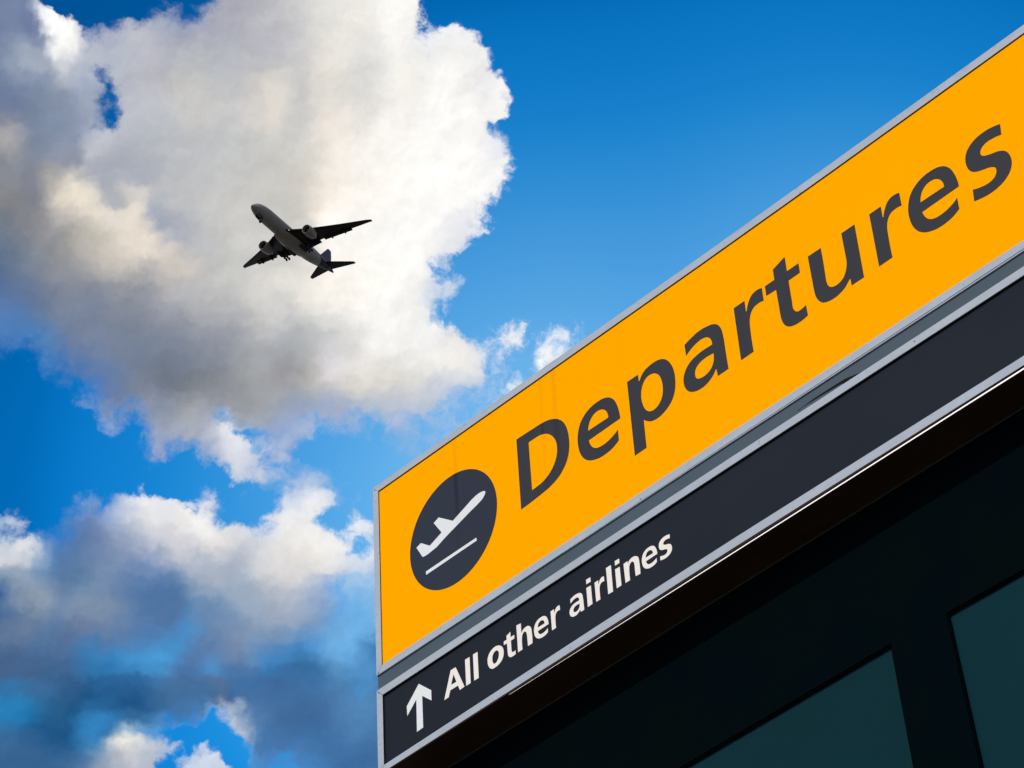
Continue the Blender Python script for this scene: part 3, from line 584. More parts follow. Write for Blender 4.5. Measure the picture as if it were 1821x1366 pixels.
def aluminium():
    m, n, b = material('weathered_aluminium', (0.335, 0.362, 0.405), 0.5, 0.0, 0.25)
    pos = n.new('ShaderNodeNewGeometry').outputs['Position']
    grain = n.noise(n.vec('MULTIPLY', pos, (3, 40, 90)), 4.0, 4.0, 0.65).outputs[0]
    patch = n.noise(pos, 7.0, 6.0, 0.65).outputs[0]
    speck = n.noise(pos, 75.0, 6.0, 0.7).outputs[0]
    v = n.math('ADD', n.ramp01(grain, 0.3, 0.7, 0.94, 1.06, 'LINEAR'), n.ramp01(patch, 0.3, 0.7, -0.06, 0.06, 'LINEAR'))
    c = n.vec('SCALE', (0.335, 0.362, 0.405), scale=v)
    # lichen and soot that gather on the upper edges and in small spots
    spots = n.math('MULTIPLY', n.ramp01(speck, 0.58, 0.70), n.ramp01(patch, 0.42, 0.58))
    c = n.mix(n.math('MULTIPLY', spots, 0.75), c, (0.16, 0.145, 0.12, 1))
    x, y, z = n.sep(pos)
    edge = n.math('MULTIPLY', n.ramp01(z, Z(7.062), Z(7.083)), n.ramp01(n.noise(n.vec('MULTIPLY', pos, (1, 1, 3)), 26.0, 6.0, 0.7).outputs[0], 0.47, 0.66))
    c = n.mix(n.math('MULTIPLY', edge, 0.5), c, (0.17, 0.16, 0.13, 1))
    n.put(b.inputs['Base Color'], c)
    n.put(b.inputs['Roughness'], n.ramp01(patch, 0.3, 0.7, 0.4, 0.6, 'LINEAR'))
    return m
M_ALU = aluminium()

M_NEAR_BLACK, n_, b_ = material('near_black', (0.006, 0.004, 0.003), 0.8, 0, 0.1)  # darkens the rail reveals by colour; housing and loose seal share it
M_SCREW, n_, b_ = material('dull_screw', (0.10, 0.10, 0.10), 0.5, 0.6, 0.4)

def wall_paint():
    m, n, b = material('black_green_cladding', (0.0012, 0.0034, 0.0037), 0.7, 0.0, 0.0)
    pos = n.new('ShaderNodeNewGeometry').outputs['Position']
    a = n.noise(pos, 3.0, 5.0, 0.6).outputs[0]
    s = n.noise(n.vec('MULTIPLY', pos, (1.0, 1, 1.4)), 70.0, 5.0, 0.75).outputs[0]
    c = n.mix(n.ramp01(a, 0.35, 0.65), (*(0.0012, 0.0034, 0.0037), 1), ((0.0012, 0.0034, 0.0037)[0] * 0.7, (0.0012, 0.0034, 0.0037)[1] * 0.9, (0.0012, 0.0034, 0.0037)[2] * 1.25, 1))
    scuff = n.math('MULTIPLY', n.ramp01(s, 0.66, 0.78), n.ramp01(a, 0.45, 0.6))
    c = n.mix(n.math('MULTIPLY', scuff, 0.5), c, (0.008, 0.012, 0.015, 1))
    n.put(b.inputs['Base Color'], c)
    return m
M_WALL = wall_paint()
M_EDGE_CATCH, n_, b_ = material('edge_highlight', (0.055, 0.052, 0.046), 0.8, 0, 0.05)  # paler tone that stands in for an edge catching light
M_FRAME, n_, b_ = material('black_window_frame', (0.0018, 0.0022, 0.0024), 0.6, 0, 0.0)
def soffit_paint():
    m, n, b = material('dark_brown_soffit', (0.016, 0.009, 0.005), 0.6, 0.0, 0.1)
    pos = n.new('ShaderNodeNewGeometry').outputs['Position']
    a = n.noise(n.vec('MULTIPLY', pos, (1, 5, 5)), 5.0, 5.0, 0.6).outputs[0]
    n.put(b.inputs['Base Color'], n.mix(n.ramp01(a, 0.3, 0.7), (0.026, 0.014, 0.006, 1), (0.040, 0.021, 0.009, 1)))
    return m
M_SOFFIT = soffit_paint()
def pane_glass():
    m, n, b = material('teal_glass', (0.0022, 0.0215, 0.0275), 0.4, 0.0, 0.03)
    pos = n.new('ShaderNodeNewGeometry').outputs['Position']
    a = n.noise(pos, 1.2, 3.0, 0.5).outputs[0]
    n.put(b.inputs['Base Color'], n.vec('SCALE', (0.0022, 0.0215, 0.0275), scale=n.ramp01(a, 0.3, 0.7, 0.97, 1.03, 'LINEAR')))
    return m
M_GLASS = pane_glass()
M_GLOW, n_, b_ = material('glowing_white', (0.8, 0.78, 0.74), 0.4)
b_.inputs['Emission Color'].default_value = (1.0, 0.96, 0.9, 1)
b_.inputs['Emission Strength'].default_value = 1.15  # glow put into the strip itself to draw the bright line

# ================================================================== ground
def ground_material():
    m, n, b = material('asphalt_apron', (0.13, 0.125, 0.115), 0.85, 0, 0.2)
    pos = n.new('ShaderNodeNewGeometry').outputs['Position']
    a = n.noise(pos, 0.35, 6.0, 0.6).outputs[0]
    f = n.noise(pos, 14.0, 5.0, 0.65).outputs[0]
    v = n.math('ADD', n.ramp01(a, 0.3, 0.7, 0.88, 1.1, 'LINEAR'), n.ramp01(f, 0.3, 0.7, -0.07, 0.07, 'LINEAR'))
    n.put(b.inputs['Base Color'], n.vec('SCALE', (0.13, 0.125, 0.115), scale=v))
    return m
ground = put_mesh('ground', [(-6000, -6000, 0), (6000, -6000, 0), (6000, 6000, 0), (-6000, 6000, 0)], [(0, 1, 2, 3)], ground_material())
ground['kind'] = 'structure'

# ================================================================== lettering
# outlines in tenths of a millimetre from the left end of the baseline
GLYPHS = {
    'D': [
        [(0, 3197), (290, 3188), (580, 3177), (869, 3162), (1020, 3156), (1170, 3149), (1319, 3134), (1419, 3119), (1518, 3100), (1615, 3075), (1714, 3040), (1811, 2998), (1904, 2948), (2004, 2882), (2099, 2807), (2184, 2723), (2260, 2629), (2326, 2526), (2382, 2418), (2431, 2295), (2469, 2167), (2499, 2036), (2520, 1904), (2533, 1771), (2539, 1637), (2541, 1526), (2539, 1415), (2530, 1305), (2513, 1185), (2488, 1065), (2453, 949), (2419, 860), (2380, 773), (2333, 690), (2284, 620), (2229, 553), (2170, 490), (2114, 434), (2055, 382), (1993, 333), (1920, 287), (1843, 246), (1763, 209), (1677, 175), (1589, 146), (1499, 122), (1401, 102), (1301, 86), (1201, 73), (1102, 60), (1003, 49), (903, 39), (612, 13), (320, -7), (27, -20)],
        [(587, 2697), (683, 2699), (778, 2698), (873, 2694), (961, 2691), (1049, 2685), (1135, 2673), (1222, 2651), (1309, 2622), (1391, 2585), (1466, 2541), (1537, 2490), (1603, 2433), (1666, 2367), (1722, 2295), (1773, 2219), (1820, 2137), (1861, 2050), (1894, 1962), (1919, 1868), (1936, 1771), (1945, 1674), (1947, 1587), (1943, 1499), (1932, 1412), (1913, 1325), (1888, 1239), (1856, 1156), (1819, 1079), (1776, 1004), (1728, 933), (1673, 865), (1613, 802), (1547, 744), (1480, 693), (1408, 647), (1334, 608), (1254, 574), (1172, 547), (1087, 526), (1014, 515), (939, 509), (863, 503), (779, 497), (694, 491), (610, 486)],
    ],
    'e': [
        [(2050, 994), (2049, 1071), (2045, 1147), (2039, 1223), (2029, 1311), (2016, 1398), (2000, 1484), (1983, 1564), (1963, 1643), (1939, 1721), (1914, 1799), (1885, 1877), (1850, 1951), (1813, 2011), (1771, 2069), (1726, 2124), (1682, 2169), (1634, 2211), (1583, 2248), (1536, 2276), (1486, 2301), (1435, 2321), (1381, 2339), (1325, 2352), (1269, 2363), (1204, 2371), (1138, 2375), (1072, 2376), (1006, 2377), (939, 2374), (873, 2368), (810, 2357), (746, 2341), (685, 2323), (619, 2298), (554, 2268), (492, 2235), (434, 2199), (378, 2160), (325, 2117), (273, 2064), (224, 2006), (182, 1944), (143, 1872), (111, 1795), (83, 1717), (57, 1635), (36, 1552), (19, 1468), (9, 1394), (3, 1319), (0, 1244), (0, 1154), (5, 1064), (14, 974), (26, 885), (41, 796), (62, 709), (88, 627), (118, 546), (154, 469), (195, 396), (240, 326), (291, 261), (347, 203), (409, 149), (474, 100), (534, 64), (597, 32), (661, 4), (732, -24), (805, -48), (878, -68), (951, -82), (1025, -92), (1099, -98), (1182, -99), (1266, -96), (1350, -88), (1426, -80), (1501, -68), (1575, -50), (1634, -30), (1692, -6), (1748, 21), (1800, 47), (1851, 75), (1900, 105), (1897, 590), (1855, 557), (1812, 527), (1767, 500), (1711, 473), (1652, 450), (1593, 429), (1527, 408), (1461, 389), (1393, 375), (1328, 365), (1262, 359), (1196, 357), (1131, 357), (1066, 361), (1002, 371), (946, 385), (891, 403), (839, 427), (797, 452), (758, 482), (721, 514), (683, 558), (651, 605), (621, 655), (594, 711), (571, 770), (552, 829), (540, 876), (530, 923), (523, 971)],
        [(523, 1397), (531, 1440), (539, 1482), (549, 1525), (560, 1570), (573, 1614), (589, 1657), (608, 1701), (631, 1744), (657, 1785), (688, 1823), (722, 1859), (760, 1890), (801, 1919), (846, 1944), (893, 1962), (940, 1972), (988, 1976), (1036, 1976), (1083, 1973), (1130, 1965), (1175, 1952), (1217, 1935), (1258, 1913), (1296, 1887), (1334, 1856), (1368, 1820), (1399, 1781), (1426, 1738), (1450, 1691), (1470, 1643), (1485, 1600), (1497, 1555), (1505, 1510), (1509, 1466), (1510, 1422), (1507, 1378)],
    ],
    'p': [
        [(0, 2341), (523, 2336), (531, 2043), (567, 2019), (600, 2083), (638, 2141), (682, 2194), (732, 2243), (789, 2287), (849, 2323), (918, 2350), (992, 2368), (1067, 2381), (1144, 2390), (1221, 2394), (1299, 2393), (1369, 2388), (1438, 2380), (1506, 2365), (1576, 2341), (1643, 2309), (1706, 2272), (1769, 2224), (1827, 2168), (1879, 2109), (1934, 2029), (1981, 1944), (2022, 1856), (2062, 1757), (2094, 1655), (2121, 1552), (2140, 1442), (2152, 1330), (2158, 1218), (2160, 1111), (2157, 1004), (2149, 898), (2135, 790), (2115, 683), (2086, 578), (2053, 487), (2013, 399), (1963, 317), (1913, 253), (1855, 194), (1793, 140), (1730, 95), (1662, 55), (1592, 20), (1516, -13), (1437, -41), (1357, -61), (1276, -72), (1193, -76), (1111, -70), (1048, -60), (986, -45), (927, -24), (878, 1), (830, 32), (785, 64), (749, 92), (714, 122), (680, 153), (647, 184), (615, 217), (584, 250), (591, -987), (37, -999)],
        [(1302, 1887), (1360, 1835), (1411, 1774), (1454, 1709), (1492, 1631), (1520, 1547), (1542, 1461), (1561, 1364), (1573, 1264), (1578, 1165), (1578, 1072), (1572, 979), (1559, 887), (1543, 815), (1522, 744), (1494, 677), (1463, 619), (1425, 564), (1382, 515), (1333, 471), (1278, 433), (1219, 405), (1163, 389), (1104, 380), (1046, 380), (989, 392), (933, 412), (881, 440), (830, 479), (784, 527), (744, 579), (703, 647), (671, 720), (644, 795), (618, 880), (598, 966), (583, 1053), (574, 1139), (570, 1227), (572, 1314), (579, 1403), (593, 1492), (614, 1578), (636, 1648), (663, 1716), (697, 1780), (732, 1832), (772, 1880), (819, 1920), (871, 1950), (928, 1973), (987, 1985), (1043, 1986), (1101, 1979), (1157, 1964), (1208, 1944), (1257, 1918)],
    ],
    'a': [
        [(217, 2223), (276, 2247), (336, 2268), (396, 2288), (470, 2310), (544, 2330), (619, 2348), (701, 2366), (784, 2382), (867, 2392), (948, 2394), (1029, 2392), (1109, 2386), (1180, 2376), (1250, 2363), (1319, 2348), (1372, 2336), (1424, 2324), (1475, 2308), (1528, 2286), (1579, 2261), (1627, 2231), (1670, 2196), (1710, 2157), (1746, 2115), (1784, 2060), (1816, 2000), (1844, 1938), (1866, 1874), (1884, 1809), (1899, 1743), (1910, 1668), (1917, 1592), (1924, 1516), (1939, 1263), (1946, 1010), (1952, 756), (1961, 497), (1970, 238), (1979, -22), (1498, -23), (1466, 293), (1438, 317), (1420, 284), (1400, 253), (1379, 223), (1342, 182), (1302, 144), (1259, 109), (1204, 70), (1147, 35), (1087, 4), (1025, -23), (960, -45), (894, -61), (833, -68), (770, -69), (708, -67), (646, -63), (585, -56), (524, -44), (463, -25), (404, -1), (347, 29), (294, 61), (244, 97), (199, 138), (156, 188), (117, 244), (85, 303), (57, 363), (35, 425), (18, 489), (4, 569), (-2, 652), (0, 733), (8, 803), (22, 872), (42, 939), (69, 1003), (101, 1064), (139, 1122), (180, 1173), (227, 1221), (277, 1265), (331, 1305), (390, 1341), (451, 1371), (514, 1393), (579, 1410), (645, 1424), (708, 1436), (772, 1445), (836, 1453), (899, 1458), (962, 1461), (1025, 1462), (1095, 1460), (1166, 1454), (1237, 1450), (1299, 1448), (1361, 1446), (1423, 1445), (1422, 1488), (1418, 1532), (1412, 1575), (1404, 1623), (1392, 1671), (1376, 1717), (1358, 1756), (1335, 1793), (1310, 1828), (1280, 1859), (1248, 1887), (1213, 1912), (1173, 1934), (1130, 1952), (1085, 1966), (1033, 1977), (980, 1981), (926, 1982), (871, 1979), (817, 1971), (762, 1961), (706, 1949), (650, 1934), (595, 1916), (527, 1890), (461, 1860), (396, 1827), (341, 1794), (287, 1758), (235, 1719)],
        [(1428, 1051), (1375, 1058), (1323, 1064), (1271, 1070), (1218, 1076), (1165, 1082), (1113, 1085), (1059, 1085), (1005, 1081), (951, 1076), (896, 1068), (840, 1058), (787, 1042), (742, 1023), (698, 1000), (658, 972), (622, 937), (589, 897), (564, 853), (546, 802), (536, 748), (532, 693), (530, 647), (533, 601), (542, 557), (556, 521), (574, 486), (597, 456), (630, 428), (669, 406), (709, 387), (759, 370), (811, 358), (864, 352), (913, 351), (963, 355), (1012, 363), (1064, 376), (1116, 393), (1164, 416), (1212, 446), (1257, 482), (1296, 522), (1331, 572), (1360, 627), (1383, 684), (1399, 739), (1411, 796), (1419, 854), (1426, 919), (1429, 985)],
    ],
    'r': [
        [(0, 2339), (495, 2336), (499, 1854), (530, 1833), (543, 1884), (559, 1934), (576, 1984), (597, 2039), (621, 2093), (648, 2146), (674, 2193), (703, 2239), (736, 2282), (770, 2318), (807, 2352), (848, 2380), (890, 2399), (935, 2413), (980, 2423), (1027, 2428), (1074, 2428), (1121, 2424), (1179, 2414), (1235, 2398), (1291, 2376), (1298, 1793), (1255, 1808), (1211, 1820), (1166, 1829), (1120, 1834), (1074, 1836), (1027, 1835), (979, 1832), (930, 1826), (884, 1813), (840, 1791), (798, 1763), (761, 1730), (727, 1689), (698, 1642), (673, 1594), (648, 1535), (630, 1473), (615, 1410), (602, 1333), (594, 1255), (589, 1177), (586, 1095), (585, 1012), (584, 930), (583, 614), (589, 298), (600, -18), (34, -24)],
    ],
    't': [
        [(981, 3017), (990, 2349), (1505, 2345), (1510, 1921), (1000, 1913), (1001, 1736), (1003, 1559), (1006, 1381), (1009, 1215), (1014, 1048), (1016, 881), (1014, 830), (1012, 779), (1014, 728), (1017, 684), (1023, 640), (1033, 598), (1049, 557), (1069, 517), (1093, 480), (1116, 450), (1141, 423), (1170, 401), (1201, 387), (1234, 377), (1268, 372), (1311, 372), (1354, 378), (1397, 386), (1450, 397), (1503, 412), (1555, 430), (1577, -40), (1528, -53), (1480, -64), (1430, -73), (1371, -81), (1311, -87), (1251, -90), (1184, -90), (1116, -87), (1050, -80), (991, -70), (934, -57), (878, -39), (828, -18), (780, 7), (736, 37), (691, 75), (650, 119), (614, 166), (579, 226), (550, 289), (526, 355), (506, 428), (491, 503), (481, 579), (474, 659), (471, 739), (468, 819), (466, 907), (464, 995), (462, 1083), (454, 1351), (446, 1619), (438, 1887), (1, 1919), (0, 2351), (425, 2351), (422, 2817)],
    ],
    'u': [
        [(1475, 2352), (2049, 2348), (2079, -43), (1548, -35), (1543, 255), (1513, 277), (1477, 238), (1440, 201), (1402, 165), (1355, 123), (1307, 83), (1255, 48), (1202, 19), (1145, -5), (1088, -25), (1025, -43), (961, -57), (897, -67), (826, -71), (754, -70), (683, -64), (618, -55), (553, -42), (490, -23), (439, -3), (389, 21), (343, 49), (293, 91), (248, 140), (207, 193), (168, 256), (135, 324), (108, 394), (86, 472), (70, 553), (58, 634), (49, 726), (45, 819), (42, 911), (39, 992), (37, 1073), (35, 1153), (23, 1552), (11, 1950), (0, 2349), (570, 2341), (577, 2074), (582, 1806), (585, 1538), (585, 1379), (584, 1221), (584, 1063), (583, 984), (581, 904), (585, 826), (592, 763), (603, 700), (620, 639), (638, 594), (659, 550), (686, 510), (713, 483), (743, 458), (775, 437), (818, 416), (864, 401), (911, 391), (963, 387), (1016, 390), (1069, 398), (1121, 411), (1172, 429), (1220, 453), (1263, 484), (1302, 522), (1337, 562), (1373, 615), (1403, 673), (1429, 732), (1452, 796), (1471, 862), (1486, 928), (1497, 1001), (1503, 1076), (1506, 1150), (1506, 1220), (1503, 1291), (1500, 1362), (1491, 1692), (1482, 2022)],
    ],
    's': [
        [(1519, 2331), (1487, 1878), (1430, 1899), (1373, 1918), (1316, 1935), (1256, 1948), (1196, 1960), (1135, 1969), (1083, 1977), (1030, 1984), (977, 1986), (926, 1984), (875, 1979), (826, 1968), (784, 1953), (744, 1933), (707, 1909), (674, 1881), (644, 1848), (621, 1811), (607, 1774), (600, 1734), (598, 1694), (602, 1663), (609, 1631), (621, 1602), (642, 1571), (670, 1544), (699, 1519), (737, 1495), (779, 1475), (821, 1456), (870, 1434), (920, 1414), (970, 1396), (1021, 1381), (1072, 1369), (1122, 1354), (1173, 1336), (1222, 1316), (1271, 1294), (1320, 1269), (1369, 1241), (1414, 1209), (1454, 1173), (1491, 1134), (1524, 1092), (1557, 1035), (1585, 974), (1607, 911), (1625, 844), (1638, 775), (1645, 705), (1648, 634), (1645, 563), (1635, 493), (1618, 431), (1595, 369), (1567, 311), (1535, 257), (1499, 206), (1458, 160), (1414, 118), (1367, 81), (1317, 47), (1270, 18), (1220, -9), (1170, -32), (1115, -51), (1059, -67), (1002, -80), (938, -94), (875, -105), (810, -112), (740, -116), (669, -116), (598, -114), (528, -109), (459, -101), (390, -90), (330, -79), (271, -65), (211, -51), (148, -35), (85, -19), (23, -2), (56, 484), (102, 463), (148, 444), (195, 425), (245, 407), (295, 389), (346, 374), (396, 360), (448, 348), (499, 338), (551, 331), (604, 325), (656, 323), (706, 326), (757, 332), (806, 343), (853, 358), (898, 378), (938, 405), (970, 438), (997, 477), (1018, 520), (1030, 557), (1038, 596), (1041, 635), (1040, 668), (1037, 701), (1028, 732), (1014, 760), (997, 786), (976, 809), (952, 832), (924, 852), (895, 871), (856, 893), (815, 913), (773, 931), (724, 948), (673, 964), (622, 980), (572, 996), (521, 1013), (472, 1031), (421, 1051), (371, 1072), (323, 1096), (281, 1120), (241, 1145), (203, 1175), (167, 1212), (134, 1253), (105, 1296), (75, 1352), (50, 1411), (30, 1471), (15, 1537), (5, 1605), (0, 1672), (-1, 1739), (2, 1807), (11, 1873), (24, 1935), (42, 1996), (66, 2055), (95, 2107), (129, 2156), (168, 2202), (208, 2243), (251, 2280), (297, 2313), (345, 2343), (396, 2370), (448, 2393), (508, 2415), (571, 2432), (634, 2445), (698, 2454), (762, 2459), (826, 2462), (898, 2463), (970, 2461), (1041, 2456), (1111, 2445), (1180, 2431), (1249, 2415), (1340, 2391), (1430, 2363)],
    ],
    'A': [
        [(372, 1038), (621, 1033), (1017, 2), (783, -14), (702, 215), (315, 221), (224, -21), (0, -21)],
        [(502, 801), (633, 409), (366, 423)],
    ],
    'l': [
        [(0, 1087), (227, 1081), (227, -18), (5, -13)],
    ],
    'o': [
        [(591, 766), (638, 733), (681, 694), (717, 650), (745, 603), (766, 552), (781, 500), (791, 444), (793, 386), (790, 329), (781, 280), (768, 231), (749, 186), (724, 144), (692, 105), (657, 71), (615, 43), (568, 20), (519, 2), (471, -10), (422, -17), (372, -21), (323, -23), (273, -23), (226, -13), (184, 8), (144, 37), (110, 71), (78, 112), (53, 159), (32, 207), (16, 259), (5, 314), (0, 369), (-2, 430), (3, 490), (15, 548), (33, 593), (56, 637), (84, 677), (115, 710), (150, 740), (187, 766), (231, 787), (277, 804), (325, 815), (370, 821), (415, 822), (460, 817), (505, 806), (549, 788)],
        [(472, 625), (499, 606), (523, 579), (541, 550), (554, 513), (561, 473), (563, 434), (561, 395), (554, 357), (544, 320), (528, 280), (508, 242), (483, 208), (457, 181), (427, 158), (394, 143), (370, 138), (344, 137), (321, 142), (296, 160), (276, 187), (260, 217), (244, 258), (235, 302), (231, 346), (230, 393), (234, 440), (244, 485), (257, 522), (275, 559), (299, 589), (324, 610), (353, 627), (383, 637), (413, 639), (444, 635)],
    ],
    'h': [
        [(0, 1118), (216, 1095), (218, 698), (237, 687), (252, 719), (272, 747), (295, 769), (325, 786), (359, 798), (394, 807), (426, 813), (459, 817), (491, 815), (520, 809), (547, 799), (573, 786), (603, 764), (629, 738), (652, 708), (669, 677), (682, 643), (693, 608), (701, 565), (704, 520), (707, 476), (717, 314), (717, 152), (708, -10), (493, -14), (491, 87), (488, 189), (483, 291), (481, 363), (479, 434), (469, 505), (463, 540), (455, 574), (440, 604), (426, 624), (410, 641), (391, 653), (369, 657), (345, 655), (323, 649), (300, 634), (280, 613), (264, 589), (248, 553), (239, 513), (232, 472), (223, 406), (221, 339), (220, 271), (220, 179), (223, 86), (230, -7), (13, -11)],
    ],
    'n': [
        [(0, 797), (185, 809), (196, 713), (209, 706), (227, 739), (248, 768), (274, 791), (303, 808), (336, 820), (369, 828), (403, 833), (438, 833), (472, 830), (507, 821), (540, 809), (571, 792), (598, 774), (623, 753), (645, 729), (663, 699), (677, 666), (687, 632), (693, 592), (696, 552), (697, 512), (707, 337), (709, 161), (704, -15), (491, 7), (486, 101), (482, 196), (479, 290), (480, 367), (482, 443), (475, 519), (470, 552), (463, 586), (451, 615), (436, 636), (419, 654), (399, 666), (377, 671), (352, 671), (330, 665), (308, 651), (288, 630), (272, 607), (255, 571), (245, 532), (238, 493), (230, 434), (228, 374), (227, 314), (224, 208), (225, 102), (229, -5), (19, -6)],
    ],
    'i': [
        [(0, 797), (211, 788), (222, 10), (4, 7)],
        [(14, 1137), (216, 1127), (217, 944), (18, 942)],
    ],
}
DEPARTURES = [('D', -5.6399), ('e', -5.3463), ('p', -5.0948), ('a', -4.8437), ('r', -4.5920), ('t', -4.4489), ('u', -4.2567), ('r', -3.9880), ('e', -3.8385), ('s', -3.5921)]
AIRLINES = [('A', -6.0611, 1), ('l', -5.9513, 1), ('l', -5.9114, 1), ('o', -5.8422, 1), ('t', -5.7600, 0.34), ('h', -5.6962, 1), ('e', -5.6148, 0.34), ('r', -5.5322, 0.338), ('a', -5.4455, 0.34), ('i', -5.3615, 1), ('r', -5.3229, 0.342), ('l', -5.2664, 1), ('i', -5.2266, 1), ('n', -5.1876, 1), ('e', -5.1063, 0.34), ('s', -5.0272, 0.338)]
ARROW = [[(142, 1341), (758, 735), (752, 306), (295, 748), (294, -586), (-22, -600), (-3, 754), (-483, 312), (-500, 721)]]
AIRCRAFT = [[(1730, 672), (1672, 734), (1605, 757), (1538, 774), (1470, 785), (1384, 790), (1298, 785), (1212, 775), (1034, 733), (860, 668), (687, 603), (463, 525), (239, 444), (17, 362), (-703, 955), (-970, 851), (-580, 188), (-1217, -44), (-1675, 350), (-1916, 274), (-1606, -325), (-1533, -344), (-1460, -357), (-1387, -364), (-1300, -361), (-1212, -350), (-1124, -338), (-1028, -331), (-931, -323), (-836, -306), (-755, -279), (-676, -246), (-597, -213), (-319, -120), (-37, -38), (245, 43), (489, 116), (733, 189), (978, 258), (1118, 292), (1258, 326), (1395, 367), (1449, 386), (1502, 405), (1552, 430), (1590, 455), (1627, 483), (1659, 515), (1687, 548), (1711, 585), (1732, 625)]]
RUNWAY = [[(1161, -1088), (1184, -1226), (-1458, -1229), (-1462, -1074)]]

# ================================================================== terminal building
WALL = 6.075                       # y of the dark wall
LEFT, RIGHT_END = -6.393, 3.4
bld = thing('terminal_building', 'black terminal wall with teal windows under the yellow and charcoal sign boards', 'building', (-1.5, WALL, 0))
SOF = 5.7955
# windows: corners measured on the wall plane (top left, top right, bottom right, bottom left)
openings = [((-5.93, 5.262), (-4.275, 5.258), (-4.228, 3.45), (-5.90, 3.45)),
            ((-4.062, 5.250), (-2.40, 5.215), (-2.36, 3.45), (-3.985, 3.45)),
            ((-2.19, 5.21), (-0.53, 5.21), (-0.53, 3.45), (-2.19, 3.45)),
            ((-0.32, 5.21), (1.34, 5.21), (1.34, 3.45), (-0.32, 3.45))]
wt = Z(SOF)
def wall_piece(name, pts, y0=WALL, y1=WALL + 0.25):
    return prism(name, [(x, Z(z)) for x, z in pts], y0, y1, M_WALL, bld)
head = [(LEFT, 6.88), (LEFT, 5.264)]
for tl, tr, br, bl in openings:
    head += [tl, tr]
head += [(RIGHT_END, 5.21), (RIGHT_END, 6.88)]
wall_piece('wall_head', head)
prism('highlight_bead', [(LEFT, Z(SOF - 0.0045)), (RIGHT_END, Z(SOF - 0.0045)), (RIGHT_END, Z(SOF - 0.0005)), (LEFT, Z(SOF - 0.0005))], WALL - 0.004, WALL - 0.0005, M_EDGE_CATCH, bld)  # added bead, painted lighter as the highlight where wall meets soffit
for i in range(len(openings) + 1):
    l_top = (LEFT, 5.264) if i == 0 else openings[i - 1][1]
    l_bot = (LEFT, 3.45) if i == 0 else openings[i - 1][2]
    r_top = (RIGHT_END, 5.21) if i == len(openings) else openings[i][0]
    r_bot = (RIGHT_END, 3.45) if i == len(openings) else openings[i][3]
    wall_piece('pier', [l_bot, r_bot, r_top, l_top])
wall_piece('wall_base', [(LEFT, -CAM_H), (RIGHT_END, -CAM_H), (RIGHT_END, 3.45), (LEFT, 3.45)])
box('building_body', LEFT + 0.01, RIGHT_END - 0.01, WALL + 0.25, WALL + 7.0, 0, Z(6.9), M_WALL, bld)
for tl, tr, br, bl in openings:
    w = bpy.data.objects.new('window', None)
    COL.objects.link(w)
    w.parent = bld
    cx = (bl[0] + br[0]) / 2
    w.location = (cx + 1.5, 0, Z(3.45))
    bpy.context.view_layer.update()
    q = [(x, Z(z)) for x, z in (bl, br, tr, tl)]
    def sub(name, pts, y0, y1, m, bevel=0.0):
        o = prism(name, pts, y0, y1, m, None, bevel)
        o.parent = w
        o.matrix_parent_inverse = (Matrix.Translation((-1.5, WALL, 0)) @ Matrix.Translation(w.location)).inverted()
        return o
    def inset(d):
        (a, b, c, e) = q
        return [(a[0] + d, a[1] + d), (b[0] - d, b[1] + d), (c[0] - d, c[1] - d), (e[0] + d, e[1] - d)]
    sub('pane', inset(0.001), WALL + 0.013, WALL + 0.025, M_GLASS)
    a, b = inset(0.002), inset(0.006)
    y0, y1 = WALL + 0.004, WALL + 0.0125
    for i in range(4):
        j = (i + 1) % 4
        sub('frame', [a[i], a[j], b[j], b[i]], y0, y1, M_FRAME)

# housing behind the boards, and the underside
box('sign_housing', LEFT + 0.004, RIGHT_END, FACE + 0.030, WALL - 0.002, Z(SOF + 0.006), Z(7.070), M_NEAR_BLACK, bld)
soff = prism('soffit', [(LEFT, Z(SOF)), (RIGHT_END, Z(SOF)), (RIGHT_END, Z(SOF + 0.004)), (LEFT, Z(SOF + 0.004))], FACE + 0.002, WALL - 0.001, M_SOFFIT, bld)

# ================================================================== boards
X_IN, X_OUT = -6.3675, -6.3965       # inner and outer edge of the left rails
X_END_IN, X_END_OUT = -3.02, -2.99   # right end of the boards, past the picture's edge
stations = [-6.3965, -5.9, -5.3, -4.7, -4.1, -3.6, -3.27, -2.99]
def line(xs, zs):
    return lambda x: float(np.interp(x, xs, zs))
TOP_OUT = line([-6.395, -5.3, -4.45, -3.27], [7.0825, 7.0790, 7.0765, 7.0868])
TOP_IN = line([-6.367, -5.3, -5.1, -4.4, -4.1, -3.3], [7.0512, 7.0455, 7.0420, 7.0437, 7.0446, 7.0526])
Y_BOT = line([-6.368, -5.05, -4.8, -3.7, -3.44], [6.2512, 6.2552, 6.2566, 6.2500, 6.2472])
F1_BOT = line([-6.39, -5.05, -4.8, -3.45], [6.2187, 6.2180, 6.2168, 6.2096])
F2_TOP = line([-6.38, -6.17, -4.95, -3.5], [6.1547, 6.1561, 6.1582, 6.1516])
F2_IN = line([-6.318, -5.05, -4.9, -3.7, -3.47], [6.1215, 6.1256, 6.1254, 6.1209, 6.1183])
PB = line([-6.367, -6.17, -5.05, -4.75, -3.75, -3.527], [5.8245, 5.8276, 5.8402, 5.8388, 5.8323, 5.8298])
F2_BOT = line([-6.38, -6.17, -5.05, -4.75, -3.534], [5.7925 + .005, 5.7960 + .003, 5.8030, 5.8035, 5.7970])
DEPTH = 0.030

